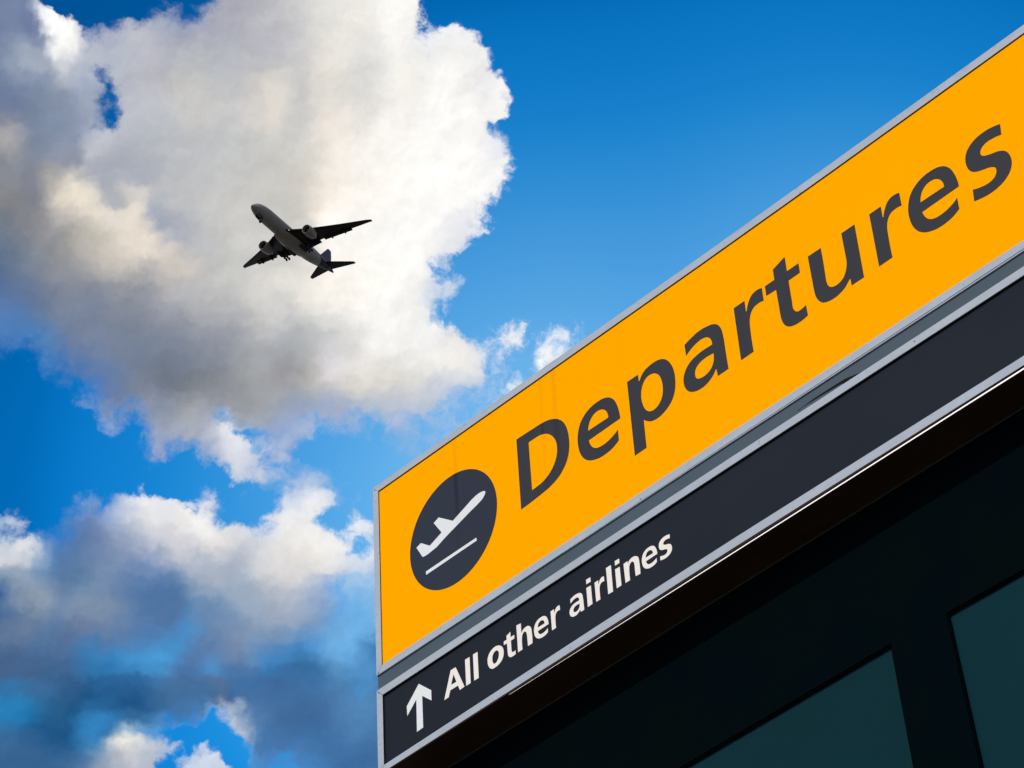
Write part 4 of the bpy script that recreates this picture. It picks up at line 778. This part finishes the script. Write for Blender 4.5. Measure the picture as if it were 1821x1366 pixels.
def rail(parent, low, high, xl0, xl1, xr0, xr1, y0=FACE, y1=FACE + DEPTH, mat=None):
    """horizontal bar with mitred ends: low/high give its edges along x; xl0/xl1 the left ends of the low and high edge"""
    xs = [x for x in stations if max(xl0, xl1) + 0.05 < x < min(xr0, xr1) - 0.05]
    a = [(x, Z(low(x))) for x in [xl0] + xs + [xr0]]
    b = [(x, Z(high(x))) for x in [xl1] + xs + [xr1]]
    return prism('rail', a + b[::-1], y0, y1, mat or M_ALU, parent, bevel=0.0011)

G = 0.0005                           # open mitre joint
dep = thing('departures_sign', 'yellow sign board reading Departures beside a take-off pictogram', 'sign', (-4.7, FACE, Z(6.217)))
REC1 = 0.004
prism('panel', [(X_IN - 0.004, Z(6.235)), (X_END_IN + 0.004, Z(6.235)), (X_END_IN + 0.004, Z(7.062)), (X_IN - 0.004, Z(7.062))], FACE + REC1, FACE + REC1 + 0.003, M_YELLOW, dep)
rail(dep, TOP_IN, TOP_OUT, X_IN + G, X_OUT + G, X_END_IN - G, X_END_OUT - G)
low_lip = line([-6.39, -5.55, -5.0, -3.45, -2.9], [6.2189, 6.2184, 6.2216, 6.2168, 6.215])
rail(dep, low_lip, Y_BOT, X_OUT + G, X_IN + G, X_END_OUT - G, X_END_IN - G)
lip_hi = line([-5.5, -5.0, -3.45, -2.9], [6.2190, 6.2206, 6.2146, 6.2128])
prism('rail_lip', [(x, Z(F1_BOT(x))) for x in (-5.45, -5.0, -4.2, -3.6, -2.99)] + [(x, Z(lip_hi(x))) for x in (-2.99, -3.6, -4.2, -5.0, -5.45)], FACE + 0.001, FACE + 0.02, M_ALU, dep, bevel=0.0006)
for x0, x1 in ((X_OUT, X_IN), (X_END_OUT, X_END_IN)):
    prism('rail', [(x0, Z(6.2185 + 2 * G)), (x1, Z(Y_BOT(x1) + 2 * G)), (x1, Z(TOP_IN(x1) - 2 * G)), (x0, Z(TOP_OUT(x0) - 2 * G))], FACE, FACE + DEPTH, M_ALU, dep, bevel=0.0011)
gs = lambda f, d: (lambda x: f(x) + d)
rail(dep, gs(TOP_IN, -0.0022), gs(TOP_IN, 0.002), X_IN + 0.001, X_IN, X_END_IN - 0.001, X_END_IN, FACE + 0.0012, FACE + REC1 - 0.0001, M_NEAR_BLACK).name = 'reveal_shade'  # black strip added as the shade under the top rail
prism('reveal_shade', [(X_IN - 0.002, Z(6.245)), (X_IN + 0.0016, Z(6.245)), (X_IN + 0.0016, Z(7.0485)), (X_IN - 0.002, Z(7.0485))], FACE + 0.0014, FACE + REC1 - 0.0001, M_NEAR_BLACK, dep)  # likewise the shaded inner side of the left rail, done in black
YF = FACE + REC1 - 0.0008
for ch, x in DEPARTURES:
    glyph_mesh('letter', GLYPHS[ch], x, Z(6.5245), 1.0, YF, FACE + REC1 + 0.001, M_LETTER, dep)
ring = [(math.cos(t * math.tau / 96), math.sin(t * math.tau / 96)) for t in range(96)]
CX, CZ = -5.98058, 6.64028
disc = glyph_mesh('pictogram', [[(round(10000 * (c * 0.2271 - s * 0.004)), round(10000 * (s * 0.2461 - c * 0.004))) for c, s in ring]], CX, Z(CZ), 1.0, YF, FACE + REC1 + 0.001, M_PICTO, dep)
for nm, shape in (('aircraft_symbol', AIRCRAFT), ('runway_line', RUNWAY)):
    o = glyph_mesh(nm, shape, CX, Z(CZ), 1.0, YF - 0.0008, YF + 0.0004, M_SYMBOL, dep)
    o.parent = disc
    o.matrix_parent_inverse = Matrix.Identity(4)

low = thing('airlines_sign', 'charcoal sign board reading All other airlines with an arrow pointing up', 'sign', (-4.7, FACE, Z(5.797)))
REC2 = 0.007
prism('panel', [(X_IN - 0.004, Z(5.82)), (X_END_IN + 0.004, Z(5.82)), (X_END_IN + 0.004, Z(6.135)), (X_IN - 0.004, Z(6.135))], FACE + REC2, FACE + REC2 + 0.003, M_DARK, low)
rail(low, F2_IN, F2_TOP, X_IN + G, X_OUT + G, X_END_IN - G, X_END_OUT - G)
rail(low, F2_BOT, PB, X_OUT + G, X_IN + G, X_END_OUT - G, X_END_IN - G)
for x0, x1 in ((X_OUT - 0.001, X_IN), (X_END_OUT, X_END_IN)):
    prism('rail', [(x0, Z(F2_BOT(x0) + 2 * G)), (x1, Z(PB(x1) + 2 * G)), (x1, Z(F2_IN(x1) - 2 * G)), (x0, Z(F2_TOP(x0) - 2 * G))], FACE, FACE + DEPTH, M_ALU, low, bevel=0.0011)
rail(low, gs(F2_IN, -0.0035), gs(F2_IN, 0.002), X_IN + 0.001, X_IN, X_END_IN - 0.001, X_END_IN, FACE + 0.0014, FACE + REC2 - 0.0001, M_NEAR_BLACK).name = 'reveal_shade'  # added black strip: shade below the upper rail of this board
prism('reveal_shade', [(X_IN - 0.002, Z(5.828)), (X_IN + 0.0018, Z(5.828)), (X_IN + 0.0018, Z(6.120)), (X_IN - 0.002, Z(6.120))], FACE + 0.0014, FACE + REC2 - 0.0001, M_NEAR_BLACK, low)  # shade of the left reveal, put in as a black strip
YF = FACE + REC2 - 0.0008
for ch, x, s in AIRLINES:
    glyph_mesh('letter', GLYPHS[ch], x, Z(5.940), s, YF, FACE + REC2 + 0.001, M_WHITE, low)
glyph_mesh('arrow', ARROW, -6.20, Z(5.94), 1.0, YF, FACE + REC2 + 0.001, M_SYMBOL, low)

# the slate strip between the two boards, with a length of seal that has come loose
strip = prism('slate_strip', [(x, Z(6.150)) for x in (X_OUT + 0.002, -2.99)] + [(x, Z(6.2225)) for x in (-2.99, X_OUT + 0.002)], FACE + 0.006, FACE + 0.028, M_BAND, bld)
prism('loose_seal', [(-4.3877, Z(6.1702)), (-4.3209, Z(6.1760)), (-4.2439, Z(6.1752)), (-4.1829, Z(6.1728)), (-4.1245, Z(6.1590)), (-4.0915, Z(6.1535)),
                     (-4.0918, Z(6.1500)), (-4.1252, Z(6.1533)), (-4.1931, Z(6.1560)), (-4.2846, Z(6.1565)), (-4.3847, Z(6.1580))], FACE + 0.0025, FACE + 0.0058, M_NEAR_BLACK, bld)
prism('loose_seal', [(-4.420, Z(6.1560)), (-4.30, Z(6.1555)), (-4.19, Z(6.1548)), (-4.20, Z(6.1600)), (-4.29, Z(6.1655)), (-4.36, Z(6.1680)), (-4.42, Z(6.1600))], FACE + 0.0008, FACE + 0.0024, M_BAND, bld)

def screw(x, z, parent):
    ring = [(math.cos(t * math.tau / 12) * 0.0028, math.sin(t * math.tau / 12) * 0.0028) for t in range(12)]
    prism('screw', [(x + a, Z(z + b)) for a, b in ring], FACE - 0.0006, FACE + 0.002, M_SCREW, parent)
for x, z, p in ((-6.384, 6.2255, dep), (-6.386, 7.066, dep), (-6.386, 6.139, low), (-5.08, 6.228, dep), (-3.9, 6.139, low)):
    screw(x, z, p)

# ================================================================== bright line under the boards, built as a glowing strip
glow = thing('glow_strip', 'thin bright white line built as a glowing strip in the soffit below the charcoal board', 'light strip', (-4.3, FACE + 0.012, Z(SOF - 0.0016)))
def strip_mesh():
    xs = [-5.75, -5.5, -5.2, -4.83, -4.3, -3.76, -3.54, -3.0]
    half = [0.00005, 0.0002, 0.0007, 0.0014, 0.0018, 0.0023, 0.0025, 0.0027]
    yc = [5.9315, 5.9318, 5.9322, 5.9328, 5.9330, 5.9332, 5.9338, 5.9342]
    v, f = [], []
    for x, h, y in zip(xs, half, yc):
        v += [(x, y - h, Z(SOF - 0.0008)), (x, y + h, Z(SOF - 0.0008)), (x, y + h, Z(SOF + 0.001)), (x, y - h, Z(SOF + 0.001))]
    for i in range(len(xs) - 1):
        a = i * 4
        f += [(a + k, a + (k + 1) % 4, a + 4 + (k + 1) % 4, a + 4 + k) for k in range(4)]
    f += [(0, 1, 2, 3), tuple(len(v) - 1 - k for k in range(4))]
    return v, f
put_mesh('glow_bar', *strip_mesh(), M_GLOW, glow)

# ================================================================== airliner
def plane_paint(name, base, rough=0.35, spec=0.4):
    m, n, b = material(name, base, rough, 0.0, spec)
    pos = n.new('ShaderNodeTexCoord').outputs['Object']
    a = n.noise(n.vec('MULTIPLY', pos, (0.25, 1, 1)), 0.8, 5.0, 0.6).outputs[0]
    n.put(b.inputs['Base Color'], n.vec('SCALE', base, scale=n.ramp01(a, 0.3, 0.7, 0.86, 1.1, 'LINEAR')))
    return m
M_HULL = None
def hull_paint():
    m, n, b = material('airliner_paint', (0.5, 0.5, 0.5), 0.4, 0.0, 0.06)
    pos = n.new('ShaderNodeTexCoord').outputs['Object']
    x, y, z = n.sep(pos)
    dirt = n.noise(n.vec('MULTIPLY', pos, (0.2, 1, 1)), 0.9, 5.0, 0.6).outputs[0]
    belly = n.vec('SCALE', (0.19, 0.170, 0.152), scale=n.ramp01(dirt, 0.3, 0.7, 0.82, 1.12, 'LINEAR'))
    # livery: dark blue tail sweeping up towards the fin, with a thin pale line near the end
    sweep = n.math('MULTIPLY_ADD', z, -1.5, x)
    tail = n.ramp01(sweep, -15.0, -15.3, kind='LINEAR')
    c = n.mix(tail, belly, (0.007, 0.006, 0.016, 1))
    line_ = n.math('COMPARE', n.math('MULTIPLY_ADD', z, 0.55, x), -25.4, 0.3)
    c = n.mix(line_, c, (0.14, 0.11, 0.10, 1))
    n.put(b.inputs['Base Color'], c)
    return m
M_HULL = hull_paint()
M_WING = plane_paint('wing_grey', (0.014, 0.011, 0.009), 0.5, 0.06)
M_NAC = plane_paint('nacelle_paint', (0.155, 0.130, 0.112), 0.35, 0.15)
M_FIN = plane_paint('tail_blue', (0.012, 0.012, 0.06), 0.45, 0.1)
M_BLACK, n_, b_ = material('dark_recess', (0.006, 0.006, 0.006), 0.7, 0, 0.2)
M_TYRE, n_, b_ = material('tyre_rubber', (0.012, 0.011, 0.010), 0.8, 0, 0.2)
M_GEAR, n_, b_ = material('gear_steel', (0.05, 0.047, 0.042), 0.5, 0.2, 0.4)
M_LIGHT, n_, b_ = material('landing_lamp', (0.8, 0.75, 0.65), 0.3)
b_.inputs['Emission Color'].default_value = (1, 0.85, 0.6, 1)
b_.inputs['Emission Strength'].default_value = 0.5

jet = thing('airliner', 'twin-engine jet airliner flying overhead in front of the big bright cloud', 'airplane', (0, 0, 0))
A_M = Matrix(((0.288531, -0.941596, -0.173628), (0.95162, 0.302029, -0.0565436), (0.105682, -0.148913, 0.983187))).transposed().to_4x4()
A_M.translation = Vector((-649.917, 562.251, 825.191)) + Vector((0, 0, CAM_H))

def jpart(name, verts, faces, mat, parent=jet, smooth=True, angle=40):
    o = put_mesh(name, verts, faces, mat, None, smooth=smooth, angle=angle)
    o.parent = parent
    return o

def loft(rings, cap0=True, cap1=True):
    n = len(rings[0])
    v = [p for r in rings for p in r]
    f = []
    for i in range(len(rings) - 1):
        f += [(i * n + k, i * n + (k + 1) % n, (i + 1) * n + (k + 1) % n, (i + 1) * n + k) for k in range(n)]
    if cap0:
        f.append(tuple(range(n)))
    if cap1:
        f.append(tuple(len(v) - 1 - k for k in range(n)))
    return v, f

def circle(x, y, z, ry, rz, n=40):
    return [(x, y + ry * math.sin(t * math.tau / n), z + rz * math.cos(t * math.tau / n)) for t in range(n)]

X0 = 32.0                            # the root sits at mid fuselage; nose at +32
R = 3.1
prof = [(0.3, .05, .06, -.75), (0.05, .45, .42, -.74), (-.6, .98, .92, -.66), (-1.6, 1.52, 1.48, -.52), (-3.0, 2.05, 2.1, -.34), (-5.0, 2.58, 2.66, -.15), (-7.5, 2.95, 3.0, -.04), (-10, R, R, 0),
        (-14, R, R, 0), (-20, R, R, 0), (-27, R, R, 0), (-34, R, R, 0), (-39, R, R, 0), (-42, 3.05, 3.02, .06), (-46, 2.78, 2.72, .32), (-50, 2.32, 2.28, .68), (-54, 1.72, 1.75, 1.08),
        (-57.5, 1.12, 1.25, 1.34), (-60, .62, .85, 1.42), (-61.6, .22, .55, 1.40), (-61.95, .08, .3, 1.4)]
v, f = loft([circle(x + X0, 0, z, ry, rz) for x, ry, rz, z in prof])
hull = jpart('fuselage', v, f, M_HULL, angle=60)

# belly fairing between the wings
fair = [(-17.5, .4, .3, -2.75), (-19.5, 2.0, .8, -2.65), (-22, 3.1, 1.35, -2.45), (-26, 3.55, 1.62, -2.35), (-31, 3.6, 1.66, -2.32), (-35, 3.3, 1.5, -2.3), (-38.5, 2.4, 1.0, -2.35), (-41, .9, .4, -2.6)]
v, f = loft([circle(x + X0, 0, z, ry, rz, 28) for x, ry, rz, z in fair])
jpart('belly_fairing', v, f, M_NAC, hull)

def airfoil(x_le, chord, y, z, t, vertical=False, n=12):
    up, lo = [], []
    for i in range(n + 1):
        u = (1 - math.cos(math.pi * i / n)) / 2
        th = 5 * t * (0.2969 * math.sqrt(u) - 0.126 * u - 0.3516 * u * u + 0.2843 * u ** 3 - 0.1036 * u ** 4)
        cam_ = 0.02 * 4 * u * (1 - u) if not vertical else 0
        up.append((x_le - chord * u, chord * (cam_ + th)))
        lo.append((x_le - chord * u, chord * (cam_ - th)))
    pts = up + lo[-2:0:-1]
    return [(x + X0, z + d, y) if False else ((x + X0, y + d, z) if vertical else (x + X0, y, z + d)) for x, d in pts]

def wing_z(y):
    return -1.75 + 4.9 * ((y - 2.6) / 27.4) + 0.9 * ((y - 2.6) / 27.4) ** 2
WING = [(0.5, -18.5, 17.6, .13), (2.6, -20.6, 15.2, .13), (6.5, -23.9, 11.9, .12), (10.3, -26.9, 9.4, .11), (15, -30.2, 7.5, .105), (20, -33.7, 5.5, .10), (25, -37.1, 3.6, .095), (28.6, -39.6, 2.25, .09), (30.0, -40.9, 1.55, .085)]
for s in (1, -1):
    v, f = loft([airfoil(x, c, s * y, wing_z(max(y, 2.6)), t) for y, x, c, t in WING])
    wing = jpart('wing', v, f, M_WING)
    # flap track fairings
    for y, ln in ((5.6, 5.0), (9.2, 4.6), (14.0, 4.0), (19.2, 3.2)):
        xt = np.interp(y, [p[0] for p in WING], [p[1] - p[2] for p in WING])
        zt = wing_z(y) - 0.45
        rr = [(xt + ln * .7, .05, .05, .1), (xt + ln * .45, .3, .34, 0), (xt + ln * .1, .36, .5, -.12), (xt - ln * .12, .28, .42, -.2), (xt - ln * .3, .04, .06, -.1)]
        vv, ff = loft([circle(x + X0, s * y, zt + dz, a, b, 12) for x, a, b, dz in rr])
        jpart('flap_fairing', vv, ff, M_WING, wing)
    # lowered flaps behind the trailing edge
    for y0, y1, d in ((3.4, 9.4, 1.2), (11.2, 22.0, .75)):
        ring = []
        for y in (y0, y1):
            xt = np.interp(y, [p[0] for p in WING], [p[1] - p[2] for p in WING]) + .35
            z0 = wing_z(y) - .05
            ring.append([(xt + .9 + X0, s * y, z0 - .25), (xt + .4 + X0, s * y, z0 + .02), (xt - d + X0, s * y, z0 - .55 * d - .05), (xt - d + X0, s * y, z0 - .55 * d - .12)])
        vv, ff = loft(ring)
        jpart('flap', vv, ff, M_WING, wing, smooth=False)
    # engine
    ey, ez, ex = s * 10.06, -2.35, -23.7
    nac = [(ex, 1.62), (ex + .12, 1.74), (ex + .05, 1.88), (ex - .6, 2.02), (ex - 1.8, 2.12), (ex - 3.2, 2.1), (ex - 4.6, 1.92), (ex - 5.6, 1.68)]
    inner = [(ex - 5.6, 1.60), (ex - 4.0, 1.5), (ex - 1.5, 1.58), (ex, 1.62)]
    rings = [circle(x + X0, ey, ez, r, r, 36) for x, r in nac + inner]
    v, f = loft(rings[:-1], False, False)
    n = 36
    L = len(rings) - 2
    f += [(L * n + k, L * n + (k + 1) % n, (k + 1) % n, k) for k in range(n)]
    eng = jpart('engine', v, f, M_NAC)
    v, f = loft([circle(ex - 1.5 + X0, ey, ez, 1.585, 1.585, 36), circle(ex - 1.7 + X0, ey, ez, 1.585, 1.585, 36)])
    jpart('fan', v, f, M_BLACK, eng, smooth=False)
    v, f = loft([circle(x + X0, ey, ez, r, r, 16) for x, r in ((ex - .75, .04), (ex - 1.0, .28), (ex - 1.45, .5))])
    jpart('spinner', v, f, M_GEAR, eng)
    v, f = loft([circle(x + X0, ey, ez, r, r, 24) for x, r in ((ex - 3.8, 1.2), (ex - 5.6, 1.05), (ex - 6.8, .75), (ex - 7.6, .3), (ex - 8.0, .05))])
    jpart('exhaust', v, f, M_GEAR, eng)
    v, f = loft([[(x + X0, ey - .22, z0), (x + X0, ey + .22, z0), (x + X0, ey + .22, z1), (x + X0, ey - .22, z1)] for x, z0, z1 in ((ex - .9, -.5, -.35), (ex - 2.6, -.7, .15), (ex - 5.5, -1.0, .3), (ex - 8.4, -.2, .2))])
    jpart('pylon', v, f, M_WING, eng, smooth=False)
    # tailplane
    ST = [(0.6, -52.6, 7.2, .1), (1.6, -53.4, 6.6, .1), (6.0, -57.1, 4.2, .09), (10.0, -60.5, 2.0, .085), (10.35, -60.95, 1.5, .08)]
    v, f = loft([airfoil(x, c, s * y, 1.35 + y * .085, t) for y, x, c, t in ST])
    jpart('tailplane', v, f, M_WING)
    # main gear
    gy = s * 5.3
    leg = [(circle(-33.6 + X0, gy, -2.0, .28, .28, 10)), (circle(-33.6 + X0, gy, -4.9, .22, .22, 10))]
    leg = [[(x0 + .28 * math.cos(k * math.tau / 10), gy + .28 * math.sin(k * math.tau / 10), z) for k in range(10)] for x0, z in ((-33.0 + X0, -1.7), (-33.4 + X0, -4.6))]
    v, f = loft(leg)
    gear = jpart('main_gear', v, f, M_GEAR)
    for dx in (-1.45, 0, 1.45):
        for dy in (-.62, .62):
            rings = []
            for yy, rr in ((-.26, .5), (-.2, .64), (.2, .64), (.26, .5)):
                rings.append([(-33.4 + dx + X0 + rr * math.cos(k * math.tau / 18), gy + dy + yy, -4.75 + dx * .12 + rr * math.sin(k * math.tau / 18)) for k in range(18)])
            v, f = loft(rings)
            jpart('wheel', v, f, M_TYRE, gear)
    v, f = loft([[(-32 + X0, gy + s * 0.7, -1.6), (-32 + X0, gy + s * .78, -1.6), (-34.6 + X0, gy + s * .78, -1.6), (-34.6 + X0, gy + s * .7, -1.6)],
                 [(-32.2 + X0, gy + s * .9, -3.6), (-32.2 + X0, gy + s * .98, -3.6), (-34.3 + X0, gy + s * .98, -3.6), (-34.3 + X0, gy + s * .9, -3.6)]])
    jpart('gear_door', v, f, M_WING, gear, smooth=False)
    v, f = loft([circle(-31 + X0, s * 2.6, -3.0, .9, .85, 20), circle(-36 + X0, s * 2.6, -3.0, .9, .85, 20)])
    jpart('wheel_bay', [(a, b, c) for a, b, c in v], f, M_BLACK, gear)

# nose gear with its doors
leg = [[(x0 + .15 * math.cos(k * math.tau / 10), .15 * math.sin(k * math.tau / 10), z) for k in range(10)] for x0, z in ((-6.4 + X0, -2.5), (-6.0 + X0, -4.9))]
v, f = loft(leg)
ng = jpart('nose_gear', v, f, M_GEAR)
for dy in (-.36, .36):
    rings = [[(-6.0 + X0 + rr * math.cos(k * math.tau / 16), dy + yy, -4.95 + rr * math.sin(k * math.tau / 16)) for k in range(16)] for yy, rr in ((-.2, .38), (-.14, .52), (.14, .52), (.2, .38))]
    v, f = loft(rings)
    jpart('wheel', v, f, M_TYRE, ng)
for s in (1, -1):
    v, f = loft([[(-3.6 + X0, s * .62, -2.5), (-6.6 + X0, s * .62, -2.9), (-6.6 + X0, s * .7, -2.9), (-3.6 + X0, s * .7, -2.5)],
                 [(-3.8 + X0, s * .95, -3.5), (-6.6 + X0, s * .95, -3.9), (-6.6 + X0, s * 1.03, -3.9), (-3.8 + X0, s * 1.03, -3.5)]])
    jpart('gear_door', v, f, M_BLACK, ng, smooth=False)
v, f = loft([[(-3.6 + X0, -.55, -2.36), (-3.6 + X0, .55, -2.36), (-3.6 + X0, .55, -2.2), (-3.6 + X0, -.55, -2.2)],
             [(-6.7 + X0, -.55, -3.03), (-6.7 + X0, .55, -3.03), (-6.7 + X0, .55, -2.7), (-6.7 + X0, -.55, -2.7)]])
jpart('wheel_bay', v, f, M_BLACK, ng, smooth=False)

# fin
FIN = [(2.2, -48.8, 10.6, .1), (3.6, -51.0, 8.9, .1), (7.5, -54.9, 5.9, .095), (10.5, -57.9, 3.0, .09), (10.95, -58.6, 2.1, .08)]
v, f = loft([airfoil(x, c, 0, z, t, True) for z, x, c, t in FIN])
jpart('fin', v, f, M_FIN)
# cockpit glass: six panes around the nose
for s in (1, -1):
    for a0, a1, xa, xb in ((3, 22, -2.0, -3.1), (24, 42, -2.2, -3.4), (44, 58, -2.7, -4.1)):
        q = []
        for x in (xa, xb):
            ry = np.interp(-x, [-p[0] for p in prof], [p[1] for p in prof]) + .02
            rz = np.interp(-x, [-p[0] for p in prof], [p[2] for p in prof]) + .02
            zc = np.interp(-x, [-p[0] for p in prof], [p[3] for p in prof])
            for a in (a0, a1):
                q.append(Vector((x + X0, s * ry * math.sin(math.radians(a)), zc + rz * math.cos(math.radians(a)))))
        a, b, c, d = q
        nrm = (b - a).cross(c - a).normalized()
        if nrm.z < 0:
            nrm = -nrm
        vv = [p - nrm * .05 for p in (a, b, d, c)] + [p + nrm * .015 for p in (a, b, d, c)]
        ff = [(0, 1, 2, 3), (4, 5, 6, 7)] + [(i, (i + 1) % 4, 4 + (i + 1) % 4, 4 + i) for i in range(4)]
        jpart('cockpit_window', vv, ff, M_BLACK, hull, smooth=False)
# small aerials, beacon and drain mast under the belly
for x, ln in ((-11.5, .5), (-15.0, .42), (-43.0, .5)):
    v, f = loft([[(x + X0, -.05, -3.0), (x + X0, .05, -3.0), (x - .7 + X0, .05, -3.0), (x - .7 + X0, -.05, -3.0)], [(x - .35 + X0, -.03, -3.1 - ln), (x - .35 + X0, .03, -3.1 - ln), (x - .8 + X0, .03, -3.1 - ln), (x - .8 + X0, -.03, -3.1 - ln)]])
    jpart('aerial', v, f, M_GEAR, hull, smooth=False)
for s in (1, -1):
    v, f = loft([circle(-21.4 + X0, s * 3.5, -1.7, .16, .16, 14), circle(-21.7 + X0, s * 3.5, -1.7, .2, .2, 14)])
    jpart('landing_light', v, f, M_LIGHT)
jet.matrix_world = A_M
